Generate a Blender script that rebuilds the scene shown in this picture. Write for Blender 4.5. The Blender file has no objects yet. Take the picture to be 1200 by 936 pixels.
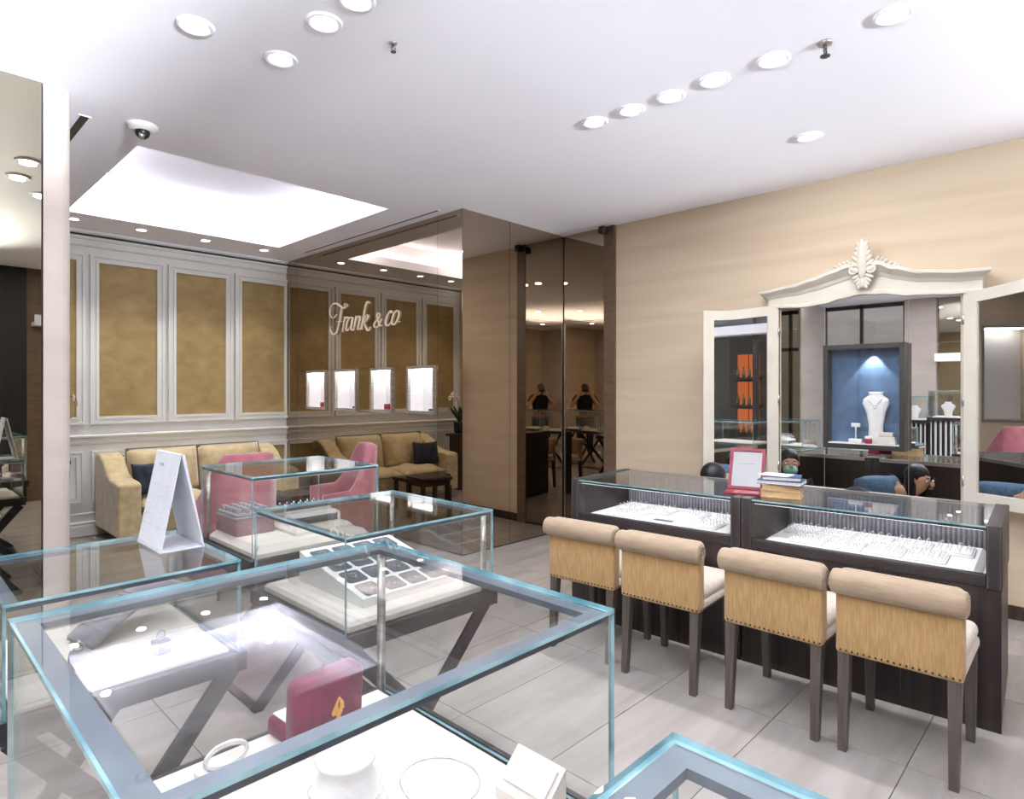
import bpy, bmesh, math, random
from mathutils import Vector, Matrix
random.seed(7)
R = math.radians
PI = math.pi
S = bpy.context.scene
C = S.collection

# ------------------------------------------------------------------ camera
# world axes: +x runs into the stone wall on the right, +y runs along that wall to the lounge
cam_d = bpy.data.cameras.new('camera')
cam_d.sensor_width = 36
cam_d.lens = 36 * 725 / 1200
cam_d.shift_y = -11 / 1200
cam_d.clip_start = 0.02
cam = bpy.data.objects.new('camera', cam_d)
C.objects.link(cam)
cam.location = (0, 0, 1.5)
cam.rotation_euler = (R(90), 0, R(-46))
S.camera = cam

# ------------------------------------------------------------------ world / view
w = bpy.data.worlds.new('world')
S.world = w
w.use_nodes = True
w.node_tree.nodes['Background'].inputs[0].default_value = (0.9, 0.93, 1.0, 1)
w.node_tree.nodes['Background'].inputs[1].default_value = 0.6
S.view_settings.view_transform = 'Standard'
S.view_settings.look = 'None'
S.view_settings.gamma = 1
S.view_settings.use_curve_mapping = False
S.view_settings.exposure = 1.06
try:
    S.cycles.use_denoising = True
    S.cycles.max_bounces = 10
    S.cycles.diffuse_bounces = 5
    S.cycles.glossy_bounces = 6
    S.cycles.transmission_bounces = 6
    S.cycles.transparent_max_bounces = 40
    S.cycles.caustics_reflective = True
    S.cycles.caustics_refractive = False
    S.cycles.sample_clamp_indirect = 6
except Exception:
    pass
SPOT_W = 4.4
LEDGE_W = 142.0
CEIL = 3.14

# ------------------------------------------------------------------ materials
def _new(name):
    m = bpy.data.materials.new(name)
    m.use_nodes = True
    nt = m.node_tree
    return m, nt, nt.nodes['Principled BSDF']

def srgb(r, g, b):
    f = lambda c: (c / 255 / 12.92) if c / 255 <= 0.04045 else ((c / 255 + 0.055) / 1.055) ** 2.4
    return (f(r), f(g), f(b), 1)

def pm(name, c1, c2=None, scale=(6, 6, 6), rough=0.5, metal=0.0, bump=0.0, detail=4, sheen=0.0, spec=0.5, dist=0.0, lo=0.35, hi=0.65, coat=0.0, rot=(0, 0, 0)):
    """noise-driven procedural material; colours in 0-255 sRGB"""
    m, nt, b = _new(name)
    c2 = c2 or tuple(max(0, c * 0.93) for c in c1)
    tc = nt.nodes.new('ShaderNodeTexCoord')
    mp = nt.nodes.new('ShaderNodeMapping')
    mp.inputs['Scale'].default_value = scale
    mp.inputs['Rotation'].default_value = rot
    nz = nt.nodes.new('ShaderNodeTexNoise')
    nz.inputs['Scale'].default_value = 1
    nz.inputs['Detail'].default_value = detail
    nz.inputs['Distortion'].default_value = dist
    cr = nt.nodes.new('ShaderNodeValToRGB')
    cr.color_ramp.elements[0].position = lo
    cr.color_ramp.elements[1].position = hi
    cr.color_ramp.elements[0].color = srgb(*c2)
    cr.color_ramp.elements[1].color = srgb(*c1)
    L = nt.links.new
    L(tc.outputs['Object'], mp.inputs['Vector'])
    L(mp.outputs[0], nz.inputs['Vector'])
    L(nz.outputs['Fac'], cr.inputs[0])
    L(cr.outputs[0], b.inputs['Base Color'])
    b.inputs['Roughness'].default_value = rough
    b.inputs['Metallic'].default_value = metal
    b.inputs['Specular IOR Level'].default_value = spec
    b.inputs['Sheen Weight'].default_value = sheen
    b.inputs['Coat Weight'].default_value = coat
    if bump:
        bp = nt.nodes.new('ShaderNodeBump')
        bp.inputs['Strength'].default_value = bump
        bp.inputs['Distance'].default_value = 0.01
        L(nz.outputs['Fac'], bp.inputs['Height'])
        L(bp.outputs[0], b.inputs['Normal'])
    return m

def mirror_mat(name, col, rough=0.0):
    m, nt, b = _new(name)
    nt.nodes.remove(b)
    g = nt.nodes.new('ShaderNodeBsdfGlossy')
    g.inputs['Roughness'].default_value = rough
    tc = nt.nodes.new('ShaderNodeTexCoord')
    nz = nt.nodes.new('ShaderNodeTexNoise')
    nz.inputs['Scale'].default_value = 0.7
    mx = nt.nodes.new('ShaderNodeMix')
    mx.data_type = 'RGBA'
    mx.inputs[6].default_value = (*col, 1)
    mx.inputs[7].default_value = (*[c * 0.94 for c in col], 1)
    nt.links.new(tc.outputs['Object'], nz.inputs['Vector'])
    nt.links.new(nz.outputs['Fac'], mx.inputs[0])
    nt.links.new(mx.outputs[2], g.inputs['Color'])
    nt.links.new(g.outputs[0], nt.nodes['Material Output'].inputs[0])
    return m

def glass_mat(name, tint=(0.984, 0.993, 0.991), boost=1.0):
    """thin architectural glass: clear with Fresnel reflection"""
    m, nt, b = _new(name)
    nt.nodes.remove(b)
    t = nt.nodes.new('ShaderNodeBsdfTransparent')
    t.inputs[0].default_value = (*tint, 1)
    g = nt.nodes.new('ShaderNodeBsdfGlossy')
    g.inputs['Roughness'].default_value = 0.0
    fr = nt.nodes.new('ShaderNodeFresnel')
    fr.inputs[0].default_value = 1.5
    mu = nt.nodes.new('ShaderNodeMath')
    mu.operation = 'MULTIPLY'
    mu.use_clamp = True
    mu.inputs[1].default_value = boost
    ge = nt.nodes.new('ShaderNodeNewGeometry')
    # the far face of a slab is met from inside: use the same curve for both faces
    mx = nt.nodes.new('ShaderNodeMixShader')
    lw = nt.nodes.new('ShaderNodeLayerWeight')
    lw.inputs[0].default_value = 0.5
    pw = nt.nodes.new('ShaderNodeMath')
    pw.operation = 'POWER'
    pw.inputs[1].default_value = 5.0
    ma = nt.nodes.new('ShaderNodeMath')
    ma.operation = 'MULTIPLY_ADD'
    ma.inputs[1].default_value = 0.9
    ma.inputs[2].default_value = 0.045
    L = nt.links.new
    L(lw.outputs['Facing'], pw.inputs[0])
    L(pw.outputs[0], ma.inputs[0])
    L(ma.outputs[0], mu.inputs[0])
    L(mu.outputs[0], mx.inputs[0])
    L(t.outputs[0], mx.inputs[1])
    L(g.outputs[0], mx.inputs[2])
    L(mx.outputs[0], nt.nodes['Material Output'].inputs[0])
    nt.nodes.remove(fr)
    nt.nodes.remove(ge)
    return m

def emit(name, col, k):
    m, nt, b = _new(name)
    nt.nodes.remove(b)
    e = nt.nodes.new('ShaderNodeEmission')
    e.inputs[0].default_value = (*col, 1)
    e.inputs[1].default_value = k
    nt.links.new(e.outputs[0], nt.nodes['Material Output'].inputs[0])
    return m

M = {}
M['ceiling'] = pm('ceiling_paint', (247, 247, 255), (244, 244, 254), (1, 1, 1), 0.9, spec=0.1)
M['stone'] = pm('beige_stone', (214, 197, 173), (200, 181, 156), (0.55, 0.55, 7.0), 0.55, detail=9, dist=0.6, lo=0.25, hi=0.7, spec=0.25)
M['pillar'] = pm('pale_stone', (188, 178, 172), (178, 167, 160), (0.9, 0.9, 4.0), 0.6, detail=6, dist=0.8, spec=0.25)
M['white_wall'] = pm('white_lacquer', (226, 226, 222), (220, 220, 216), (2, 2, 2), 0.55, spec=0.3)
M['gold'] = pm('gold_fabric', (172, 148, 98), (146, 122, 74), (5, 5, 8), 0.6, detail=9, dist=0.5, lo=0.3, hi=0.75, sheen=0.3, bump=0.15)
M['bronze'] = mirror_mat('bronze_mirror', (0.40, 0.335, 0.265))
M['olive'] = mirror_mat('olive_mirror', (0.42, 0.385, 0.30))
M['mirror'] = mirror_mat('silver_mirror', (0.86, 0.87, 0.86))
M['joint'] = pm('dark_joint', (46, 38, 32), None, (9, 9, 9), 0.6)
M['brown_trim'] = pm('bronze_trim', (110, 88, 70), (96, 76, 60), (3, 3, 20), 0.4)
M['tile'] = pm('stone_tile', (174, 168, 165), (148, 142, 138), (1.1, 7.0, 1.0), 0.22, detail=6, dist=0.5, lo=0.3, hi=0.7, spec=0.45)
M['grout'] = pm('grout', (150, 142, 136), None, (9, 9, 9), 0.9)
M['wenge'] = pm('wenge_wood', (54, 41, 39), (30, 23, 22), (26, 26, 0.9), 0.38, detail=5, lo=0.35, hi=0.65)
M['leather'] = pm('dark_leather', (54, 47, 48), (44, 38, 39), (60, 60, 60), 0.42, bump=0.08)
M['stitch'] = pm('stitching', (112, 102, 104), None, (30, 30, 30), 0.7)
M['chenille'] = pm('gold_chenille', (182, 150, 102), (158, 122, 74), (150, 150, 14), 0.85, detail=5, sheen=0.25, bump=0.35, lo=0.32, hi=0.66)
M['beige_fab'] = pm('beige_fabric', (162, 143, 120), (148, 128, 105), (70, 14, 70), 0.85, detail=5, sheen=0.25, bump=0.2)
M['seat_fab'] = pm('cream_fabric', (208, 197, 184), (190, 178, 164), (70, 70, 70), 0.88, sheen=0.25, bump=0.2)
M['nail'] = pm('nailhead', (92, 76, 56), (60, 48, 34), (60, 60, 60), 0.35, metal=0.7)
M['chair_leg'] = pm('grey_brown_wood', (92, 84, 78), (72, 65, 60), (40, 40, 3), 0.4)
M['glass'] = glass_mat('case_glass')
M['glass_edge'] = pm('glass_edge', (166, 204, 211), (96, 150, 162), (9, 9, 9), 0.1, spec=0.7, coat=0.5)
M['steel'] = pm('brushed_steel', (205, 203, 200), (176, 174, 172), (4, 4, 60), 0.3, metal=0.9)
M['rail'] = pm('anodised_rail', (112, 121, 132), (96, 105, 116), (9, 9, 9), 0.5, metal=0.3)
M['dark_steel'] = pm('dark_steel', (72, 72, 76), (56, 56, 60), (20, 20, 20), 0.35, metal=0.55)
M['board'] = pm('cream_board', (228, 220, 212), (220, 211, 203), (8, 8, 8), 0.8)
M['white'] = pm('white_leatherette', (232, 230, 230), (226, 223, 223), (40, 40, 40), 0.6, spec=0.35)
M['grey_velvet'] = pm('slate_velvet', (58, 70, 86), (44, 54, 68), (50, 50, 50), 0.9, sheen=0.4)
M['lilac'] = pm('lilac_grey_suede', (150, 144, 152), (128, 122, 132), (30, 30, 30), 0.9, sheen=0.3)
M['silver'] = pm('silver_metal', (236, 236, 238), (216, 216, 220), (50, 50, 50), 0.25, metal=0.55)
M['gem'] = pm('bright_gem', (240, 244, 250), (215, 224, 236), (200, 200, 200), 0.03, spec=1.0, coat=1.0)
M['mauve'] = pm('mauve_suede', (150, 118, 124), (132, 102, 110), (20, 20, 20), 0.9)
M['velvet'] = pm('plum_velvet', (122, 18, 62), (88, 10, 44), (26, 26, 26), 0.75, detail=6, sheen=0.15, bump=0.1)
M['gold_print'] = pm('gold_foil', (226, 182, 104), (200, 150, 76), (60, 60, 60), 0.3, metal=0.6)
M['cream_lacquer'] = pm('cream_lacquer', (212, 207, 195), (204, 198, 185), (5, 5, 5), 0.42, spec=0.4)
M['black'] = pm('black_plastic', (30, 30, 32), (22, 22, 24), (20, 20, 20), 0.4)
M['blackframe'] = pm('charcoal_frame', (58, 56, 54), (46, 44, 42), (9, 9, 30), 0.35)
M['navy'] = pm('navy_suede', (84, 108, 138), (70, 94, 124), (10, 10, 10), 0.9)
M['pink_leather'] = pm('magenta_leather', (128, 16, 50), (108, 12, 42), (40, 40, 40), 0.45)
M['blue_book'] = pm('blue_cover', (60, 82, 116), (46, 66, 98), (30, 30, 30), 0.6)
M['kraft'] = pm('tan_cover', (208, 176, 130), (188, 156, 112), (30, 30, 30), 0.7)
M['paper'] = pm('paper', (244, 243, 242), (236, 235, 234), (60, 60, 2), 0.8)
M['sofa'] = pm('khaki_velvet', (202, 184, 144), (182, 162, 120), (14, 14, 14), 0.8, detail=5, sheen=0.5, bump=0.12)
M['sofa_dark'] = pm('olive_piping', (120, 102, 72), None, (14, 14, 14), 0.8)
M['pink'] = pm('dusty_pink_velvet', (172, 102, 112), (152, 84, 95), (10, 10, 10), 0.8, sheen=0.5)
M['darkwood'] = pm('dark_walnut', (70, 52, 44), (48, 35, 30), (4, 30, 4), 0.35)
M['navy_cushion'] = pm('navy_cushion', (40, 46, 62), (30, 36, 50), (12, 12, 12), 0.85)
M['leaf'] = pm('leaf_green', (66, 84, 58), (44, 60, 40), (18, 18, 18), 0.5)
M['orchid'] = pm('orchid_petal', (250, 246, 240), (240, 232, 224), (30, 30, 30), 0.6)
M['lamp'] = emit('lamp_glow', (1.0, 0.98, 0.95), 14)
M['led'] = emit('led_glow', (0.98, 0.99, 1.0), .9)
M['led_soft'] = emit('led_soft', (1.0, 0.985, 0.96), 5)
M['niche_led'] = emit('niche_led', (1.0, 0.98, 0.96), 3.6)
M['red_box'] = pm('red_box', (176, 52, 62), (150, 38, 48), (30, 30, 30), 0.6)
M['sign_white'] = pm('white_card', (222, 224, 230), (216, 218, 225), (20, 20, 20), 0.55)
M['grey_print'] = pm('grey_print', (178, 182, 194), None, (40, 40, 40), 0.8)
M['cream_letter'] = pm('cream_letter', (246, 230, 202), (240, 222, 192), (20, 20, 20), 0.4)
_b = M['cream_letter'].node_tree.nodes['Principled BSDF']
M['skin'] = pm('skin', (206, 160, 132), (192, 144, 116), (20, 20, 20), 0.55)
M['hair'] = pm('black_hair', (24, 22, 27), (14, 13, 17), (120, 120, 8), 0.42, spec=0.45)
M['denim'] = pm('denim', (84, 112, 140), (62, 88, 116), (60, 60, 60), 0.9)
M['tshirt'] = pm('black_cotton', (34, 32, 36), (24, 23, 26), (40, 40, 40), 0.9)
M['trouser'] = pm('grey_trouser', (60, 60, 66), None, (40, 40, 40), 0.9)
M['mask'] = pm('mask_teal', (150, 200, 196), (136, 188, 184), (50, 50, 50), 0.8)
M['orange'] = emit('shop_glow', (1.0, 0.24, 0.08), .3)

# ------------------------------------------------------------------ mesh builder
class MB:
    def __init__(s):
        s.v = []; s.f = []; s.mi = []; s.sm = []
    def add(s, vs, fs, mi=0, smooth=False, mat=None):
        o = len(s.v)
        if mat is not None:
            vs = [mat @ Vector(p) for p in vs]
        s.v += [tuple(p) for p in vs]
        for f in fs:
            s.f.append([i + o for i in f]); s.mi.append(mi); s.sm.append(smooth)
        return s
    def box(s, x0, x1, y0, y1, z0, z1, mi=0, mat=None):
        vs = [(x0, y0, z0), (x1, y0, z0), (x1, y1, z0), (x0, y1, z0), (x0, y0, z1), (x1, y0, z1), (x1, y1, z1), (x0, y1, z1)]
        fs = [(0, 3, 2, 1), (4, 5, 6, 7), (0, 1, 5, 4), (1, 2, 6, 5), (2, 3, 7, 6), (3, 0, 4, 7)]
        return s.add(vs, fs, mi, False, mat)
    def rbox(s, x0, x1, y0, y1, z0, z1, r=0.02, seg=3, mi=0, mat=None):
        """box with rounded edges"""
        bm = bmesh.new()
        bmesh.ops.create_cube(bm, size=1)
        for v in bm.verts:
            v.co = Vector(((x0 + x1) / 2 + v.co.x * (x1 - x0), (y0 + y1) / 2 + v.co.y * (y1 - y0), (z0 + z1) / 2 + v.co.z * (z1 - z0)))
        r = min(r, 0.49 * min(x1 - x0, y1 - y0, z1 - z0))
        bmesh.ops.bevel(bm, geom=bm.edges[:], offset=r, segments=seg, profile=0.5, affect='EDGES')
        bm.verts.index_update()
        vs = [v.co.copy() for v in bm.verts]
        fs = [[v.index for v in f.verts] for f in bm.faces]
        bm.free()
        return s.add(vs, fs, mi, True, mat)
    def prism(s, pts, h0, h1, axis='z', mi=0, mat=None, smooth=False):
        """polygon (a,b) extruded along axis"""
        def P(a, b, h):
            return (a, b, h) if axis == 'z' else (h, a, b) if axis == 'x' else (a, h, b)
        n = len(pts)
        vs = [P(a, b, h0) for a, b in pts] + [P(a, b, h1) for a, b in pts]
        fs = [list(range(n))[::-1], list(range(n, 2 * n))] + [(i, (i + 1) % n, n + (i + 1) % n, n + i) for i in range(n)]
        return s.add(vs, fs, mi, smooth, mat)
    def lathe(s, prof, seg=24, mi=0, mat=None, smooth=True):
        vs = []; fs = []
        n = len(prof)
        for k in range(seg):
            a = 2 * PI * k / seg
            for r, z in prof:
                vs.append((r * math.cos(a), r * math.sin(a), z))
        for k in range(seg):
            k2 = (k + 1) % seg
            for i in range(n - 1):
                fs.append((k * n + i, k2 * n + i, k2 * n + i + 1, k * n + i + 1))
        o = len(vs)
        if prof[0][0] > 1e-5: fs.append([k * n for k in range(seg)][::-1])
        if prof[-1][0] > 1e-5: fs.append([k * n + n - 1 for k in range(seg)])
        return s.add(vs, fs, mi, smooth, mat)
    def tube(s, pts, r, seg=8, mi=0, closed=False, mat=None, flat=1.0):
        pts = [Vector(p) for p in pts]
        n = len(pts)
        rs = r if isinstance(r, (list, tuple)) else [r] * n
        vs = []; fs = []
        up = Vector((0, 0, 1))
        prev = None
        for i, p in enumerate(pts):
            a = pts[(i - 1) % n] if closed or i > 0 else p
            b = pts[(i + 1) % n] if closed or i < n - 1 else p
            t = (b - a)
            if t.length < 1e-9: t = Vector((0, 0, 1))
            t.normalize()
            if prev is None:
                q = up if abs(t.z) < 0.9 else Vector((1, 0, 0))
                u = t.cross(q).normalized()
            else:
                u = (prev - t * prev.dot(t))
                u = u.normalized() if u.length > 1e-6 else t.orthogonal().normalized()
            prev = u
            v = t.cross(u)
            for k in range(seg):
                an = 2 * PI * k / seg
                vs.append(p + (u * math.cos(an) + v * math.sin(an) * flat) * rs[i])
        m = n if closed else n - 1
        for i in range(m):
            j = (i + 1) % n
            for k in range(seg):
                k2 = (k + 1) % seg
                fs.append((i * seg + k, i * seg + k2, j * seg + k2, j * seg + k))
        if not closed:
            fs.append(list(range(seg))[::-1]); fs.append([(n - 1) * seg + k for k in range(seg)])
        return s.add(vs, fs, mi, True, mat)
    def bar(s, a, b, wdt, thk, side=(0, 1, 0), mi=0):
        """flat bar from a to b; wdt across, thk along 'side'"""
        a = Vector(a); b = Vector(b); t = (b - a).normalized(); sd = Vector(side)
        u = t.cross(sd).normalized()
        vs = []
        for p in (a, b):
            for du, ds in ((-1, -1), (1, -1), (1, 1), (-1, 1)):
                vs.append(p + u * du * wdt / 2 + sd * ds * thk / 2)
        return s.add(vs, [(0, 3, 2, 1), (4, 5, 6, 7), (0, 1, 5, 4), (1, 2, 6, 5), (2, 3, 7, 6), (3, 0, 4, 7)], mi)
    def ell(s, c, r, seg=14, ring=9, mi=0, mat=None):
        vs = []; fs = []
        for i in range(ring + 1):
            th = PI * i / ring
            for k in range(seg):
                a = 2 * PI * k / seg
                vs.append((c[0] + r[0] * math.sin(th) * math.cos(a), c[1] + r[1] * math.sin(th) * math.sin(a), c[2] + r[2] * math.cos(th)))
        for i in range(ring):
            for k in range(seg):
                k2 = (k + 1) % seg
                fs.append((i * seg + k, (i + 1) * seg + k, (i + 1) * seg + k2, i * seg + k2))
        return s.add(vs, fs, mi, True, mat)
    def build(s, name, mats, parent=None, loc=None):
        me = bpy.data.meshes.new(name)
        me.from_pydata(s.v, [], s.f)
        for m in (mats if isinstance(mats, (list, tuple)) else [mats]):
            me.materials.append(M[m] if isinstance(m, str) else m)
        for p, mi, sm in zip(me.polygons, s.mi, s.sm):
            p.material_index = mi; p.use_smooth = sm
        me.update()
        bm = bmesh.new(); bm.from_mesh(me)
        bmesh.ops.remove_doubles(bm, verts=bm.verts, dist=1e-6)
        bmesh.ops.recalc_face_normals(bm, faces=bm.faces)
        bm.to_mesh(me); bm.free()
        return link(name, me, parent, loc)

def link(name, me, parent=None, loc=None):
    o = bpy.data.objects.new(name, me)
    C.objects.link(o)
    if parent is not None: o.parent = parent
    if loc is not None: o.location = loc
    return o

def tag(o, label, cat, group=None):
    o['label'] = label; o['category'] = cat
    if group: o['group'] = group
    return o

def thing(name, label, cat, loc=(0, 0, 0), rz=0.0, group=None):
    o = bpy.data.objects.new(name, None)
    C.objects.link(o)
    o.empty_display_size = 0.1
    o.location = loc; o.rotation_euler = (0, 0, rz)
    return tag(o, label, cat, group)

def struct(o):
    o['kind'] = 'structure'
    return o

def copy_tree(o, parent=None):
    c = o.copy(); C.objects.link(c)
    if parent is not None: c.parent = parent
    for ch in list(o.children): copy_tree(ch, c)
    return c

def T(x=0, y=0, z=0, rx=0, ry=0, rz=0):
    return Matrix.Translation((x, y, z)) @ Matrix.Rotation(rz, 4, 'Z') @ Matrix.Rotation(ry, 4, 'Y') @ Matrix.Rotation(rx, 4, 'X')

# ================================================================== SETTING
X0, X1, Y0, YA, YB = -3.0, 5.2, -2.3, 4.1, 7.6
# ---- floor with separate tiles
fl = struct(MB().box(-3.4, 5.6, -7.0, 8.0, -0.12, -0.008).build('floor', 'grout'))
TW, TD = 0.96, 0.523
tm = MB()
tm.prism([(-TW / 2 + .002, -TD / 2 + .002), (TW / 2 - .002, -TD / 2 + .002), (TW / 2 - .002, TD / 2 - .002), (-TW / 2 + .002, TD / 2 - .002)], -0.008, 0.0)
tile0 = tm.build('floor_tile', 'tile', fl)
first = True
ix0 = 2.865
for i in range(-7, 4):
    for j in range(-7, 14):
        cx = ix0 - TW / 2 + i * TW; cy = 0.582 - TD / 2 + j * TD
        if cx < -3.3 or cx > 5.5 or cy < -2.5 or cy > 7.8: continue
        if cy > 4.4 and (cx < 0.2 or cx > 4.2): continue
        o = tile0 if first else tile0.copy()
        if not first: C.objects.link(o)
        first = False
        o.location = (cx, cy, 0)
# ---- ceiling slab with the lounge light tray
TX0, TX1, TY0, TY1 = 1.24, 3.255, 4.69, 6.868
c = MB()
def ring(b, ox0, ox1, oy0, oy1, ix_0, ix_1, iy0, iy1, z0, z1):
    b.box(ox0, ox1, oy0, iy0, z0, z1); b.box(ox0, ox1, iy1, oy1, z0, z1)
    b.box(ox0, ix_0, iy0, iy1, z0, z1); b.box(ix_1, ox1, iy0, iy1, z0, z1)
ring(c, -3.2, 5.6, 4.0, 8.0, TX0, TX1, TY0, TY1, CEIL, CEIL + 0.11)
c.box(-3.2, 5.6, Y0 - .1, 4.0, CEIL, CEIL + 0.11)
ceil = struct(c.build('ceiling', 'ceiling'))
c = MB()
UX0, UX1, UY0, UY1 = TX0 - .16, TX1 + .16, TY0 - .16, TY1 + .16
ring(c, UX0 - .05, UX1 + .05, UY0 - .05, UY1 + .05, UX0, UX1, UY0, UY1, CEIL + 0.11, CEIL + 0.36)
c.box(UX0 - .05, UX1 + .05, UY0 - .05, UY1 + .05, CEIL + 0.36, CEIL + 0.40)
c.build('light_tray', 'ceiling', ceil)
c = MB()
for (a, b_, d, e) in ((UX0 + .02, UX1 - .02, UY0 + .02, UY0 + .06), (UX0 + .02, UX1 - .02, UY1 - .06, UY1 - .02), (UX0 + .02, UX0 + .06, UY0 + .06, UY1 - .06), (UX1 - .06, UX1 - .02, UY0 + .06, UY1 - .06)):
    c.box(a, b_, d, e, CEIL + 0.115, CEIL + 0.135)
c.build('cove_light_strip', emit('cove_glow', (1.0, 0.985, 0.98), 7.5), ceil)

# ---- right stone wall (very slightly off square, as measured) and its skirting
def wall_x(y): return 5.205 - 0.0168 * y
b = MB()
b.prism([(wall_x(Y0), Y0), (wall_x(3.53), 3.53), (5.5, 3.53), (5.5, Y0)], 0, CEIL + .05)
struct(b.build('wall_right', 'stone'))
b = MB()
b.prism([(wall_x(Y0) - .012, Y0), (wall_x(3.53) - .012, 3.53), (wall_x(3.53), 3.53), (wall_x(Y0), Y0)], 0, .09)
struct(b.build('baseboard_right', 'darkwood'))
# ---- corner mirror: bronze doors B on the right wall and fixed mirror wall A
COR = Vector((5.14, 4.19, 0))
b = MB(); b.box(5.16, 5.5, 3.53, 4.35, 0, CEIL + .05)
wB = struct(b.build('wall_corner', 'joint'))
BANG = R(2.0)
def mirror_panel(parent, p, ang, ln, z0, z1, mat='bronze', gap=.002, thick=.008):
    """panel starting at p running ln along direction ang, reflecting to its left side"""
    bb = MB(); bb.box(gap, ln - gap, -thick, 0, z0 + gap, z1 - gap)
    o = bb.build('mirror_panel', mat, parent)
    o.location = (p[0], p[1], 0); o.rotation_euler = (0, 0, ang)
    return o
bd = R(-90) - BANG     # direction of wall B away from the corner
for z0, z1 in ((0.02, 2.215), (2.215, CEIL)):
    mirror_panel(wB, (COR.x, COR.y), bd + PI, 0.001, z0, z1) if False else None
    o = MB().box(.004, .53, 0, .01, z0 + .002, z1 - .002).build('mirror_panel', 'bronze', wB)
    o.location = (COR.x, COR.y, 0); o.rotation_euler = (0, 0, bd)
o = MB().box(.532, .66, -.004, .03, 0.0, CEIL).build('wall_return_trim', 'brown_trim', wB)
o.location = (COR.x, COR.y, 0); o.rotation_euler = (0, 0, bd)
o = MB().box(.002, .008, -.004, 0.002, 0.0, 2.21).build('door_edge_strip', 'steel', wB)
o.location = (COR.x - .012, COR.y - .01, 0)
# fixed wall A
b = MB(); b.box(3.712, 5.3, 4.205, 4.40, 0, CEIL + .05)
b.box(3.892, 4.05, 4.40, 7.75, 0, CEIL + .05)
wA = struct(b.build('wall_logo', 'joint'))
for x0, x1, z0, z1 in ((3.70, 4.312, .012, CEIL), (4.312, 5.135, .012, 2.215), (4.312, 5.135, 2.215, CEIL)):
    MB().box(x0 + .002, x1 - .002, 4.195, 4.204, z0 + .0015, z1 - .0015).build('mirror_panel', 'bronze', wA)
# logo wall mirror panels around four niches
NICHE = [(6.583, 7.052), (5.925, 6.392), (5.255, 5.659), (4.569, 5.01)]   # outer frames in y
NZ0, NZ1 = 1.27, 1.735
ys = [4.197, 4.531, 7.31, 7.60]
def lp(y0, y1, z0, z1):
    MB().box(3.70, 3.710, y0 + .0015, y1 - .0015, z0 + .0015, z1 - .0015).build('mirror_panel', 'bronze', wA)
lp(4.197, 4.545, .012, CEIL)
lp(4.545, 7.31, NZ1, CEIL)
lp(7.31, 7.60, .012, CEIL)
lp(4.545, 7.31, .012, NZ0)
edges = [4.545] + [v for n in sorted(NICHE) for v in n] + [7.31]
for k in range(0, len(edges), 2):
    if edges[k + 1] - edges[k] > .01: lp(edges[k], edges[k + 1], NZ0, NZ1)

# ---- back panelled wall
wb = struct(MB().box(-1.0, 4.0, YB, YB + .15, 0, CEIL + .05).build('wall_back', 'white_wall'))
def frame_y(x0, x1, z0, z1, wd, y, d0=.03, mats='white_wall', name='panel_moulding', parent=wb):
    """moulded picture-frame on the back wall, stepped profile"""
    bb = MB()
    for k, (off, dep) in enumerate(((0, d0), (wd * .35, d0 * .55), (wd * .7, d0 * .85))):
        wk = wd * .35
        a0, a1, c0, c1 = x0 + off, x1 - off, z0 + off, z1 - off
        bb.box(a0, a1, y - dep, y, c0, c0 + wk); bb.box(a0, a1, y - dep, y, c1 - wk, c1)
        bb.box(a0, a0 + wk, y - dep, y, c0 + wk, c1 - wk); bb.box(a1 - wk, a1, y - dep, y, c0 + wk, c1 - wk)
    return bb.build(name, mats, parent)
PAN = [(0.90, 1.455), (1.645, 2.20), (2.385, 2.94), (3.12, 3.668)]   # gold fields
for g0, g1 in PAN:
    frame_y(g0 - .075, g1 + .075, 1.145, 2.905, .075, YB, .04)
    MB().box(g0, g1, YB - .012, YB, 1.22, 2.83).build('fabric_panel', 'gold', wb)
    frame_y(g0 - .06, g1 + .06, .34, .87, .06, YB, .032)
    if g0 > 3: MB().box(g0, g1, YB - .01, YB, .40, .81).build('fabric_panel', 'gold', wb)
b = MB()
prof = [(0, .935), (.025, .94), (.03, .965), (.018, .975), (.018, 1.0), (.05, 1.008), (.055, 1.028), (0, 1.04)]
b.prism([(YB - d, z) for d, z in prof], .76, 3.70, axis='x')
struct(b.build('trim_1', 'white_wall')).name = 'trim_1'
b = MB()
prof = [(0, 0), (.03, 0), (.03, .10), (.022, .115), (.03, .135), (.012, .15), (.012, .215), (.02, .225), (0, .24)]
b.prism([(YB - d, z) for d, z in prof], .76, 3.70, axis='x')
struct(b.build('baseboard_back', 'white_wall'))
b = MB()
prof = [(0, 2.98), (.02, 2.985), (.025, 3.0), (.012, 3.01), (.012, 3.05), (.03, 3.06), (.035, 3.085), (0, 3.09)]
b.prism([(YB - d, z) for d, z in prof], .76, 3.70, axis='x')
struct(b.build('trim_2', 'white_wall'))
struct(MB().box(.76, 3.70, YB - .004, YB + .01, 3.09, 3.11).build('trim_3', 'joint'))
b = MB(); b.prism([(YB - .06, CEIL), (YB - .055, CEIL - .012), (YB - .03, CEIL - .028), (YB, CEIL - .03), (YB + .01, CEIL)], .76, 3.70, axis='x')
struct(b.build('trim_4', 'ceiling'))
b = MB()
b.box(-1.0, -.36, 7.3, YB, 0, CEIL); b.box(.46, .76, 7.3, YB, 0, CEIL); b.box(-.36, .46, 7.3, YB, 0, 1.0); b.box(-.36, .46, 7.3, YB, 2.56, CEIL)
struct(b.build('wall_back_side', 'stone'))
t = thing('wall_niche', 'tall lit display niche seen only in the right vanity door', 'display niche', (.05, 7.3, 1.0))
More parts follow.
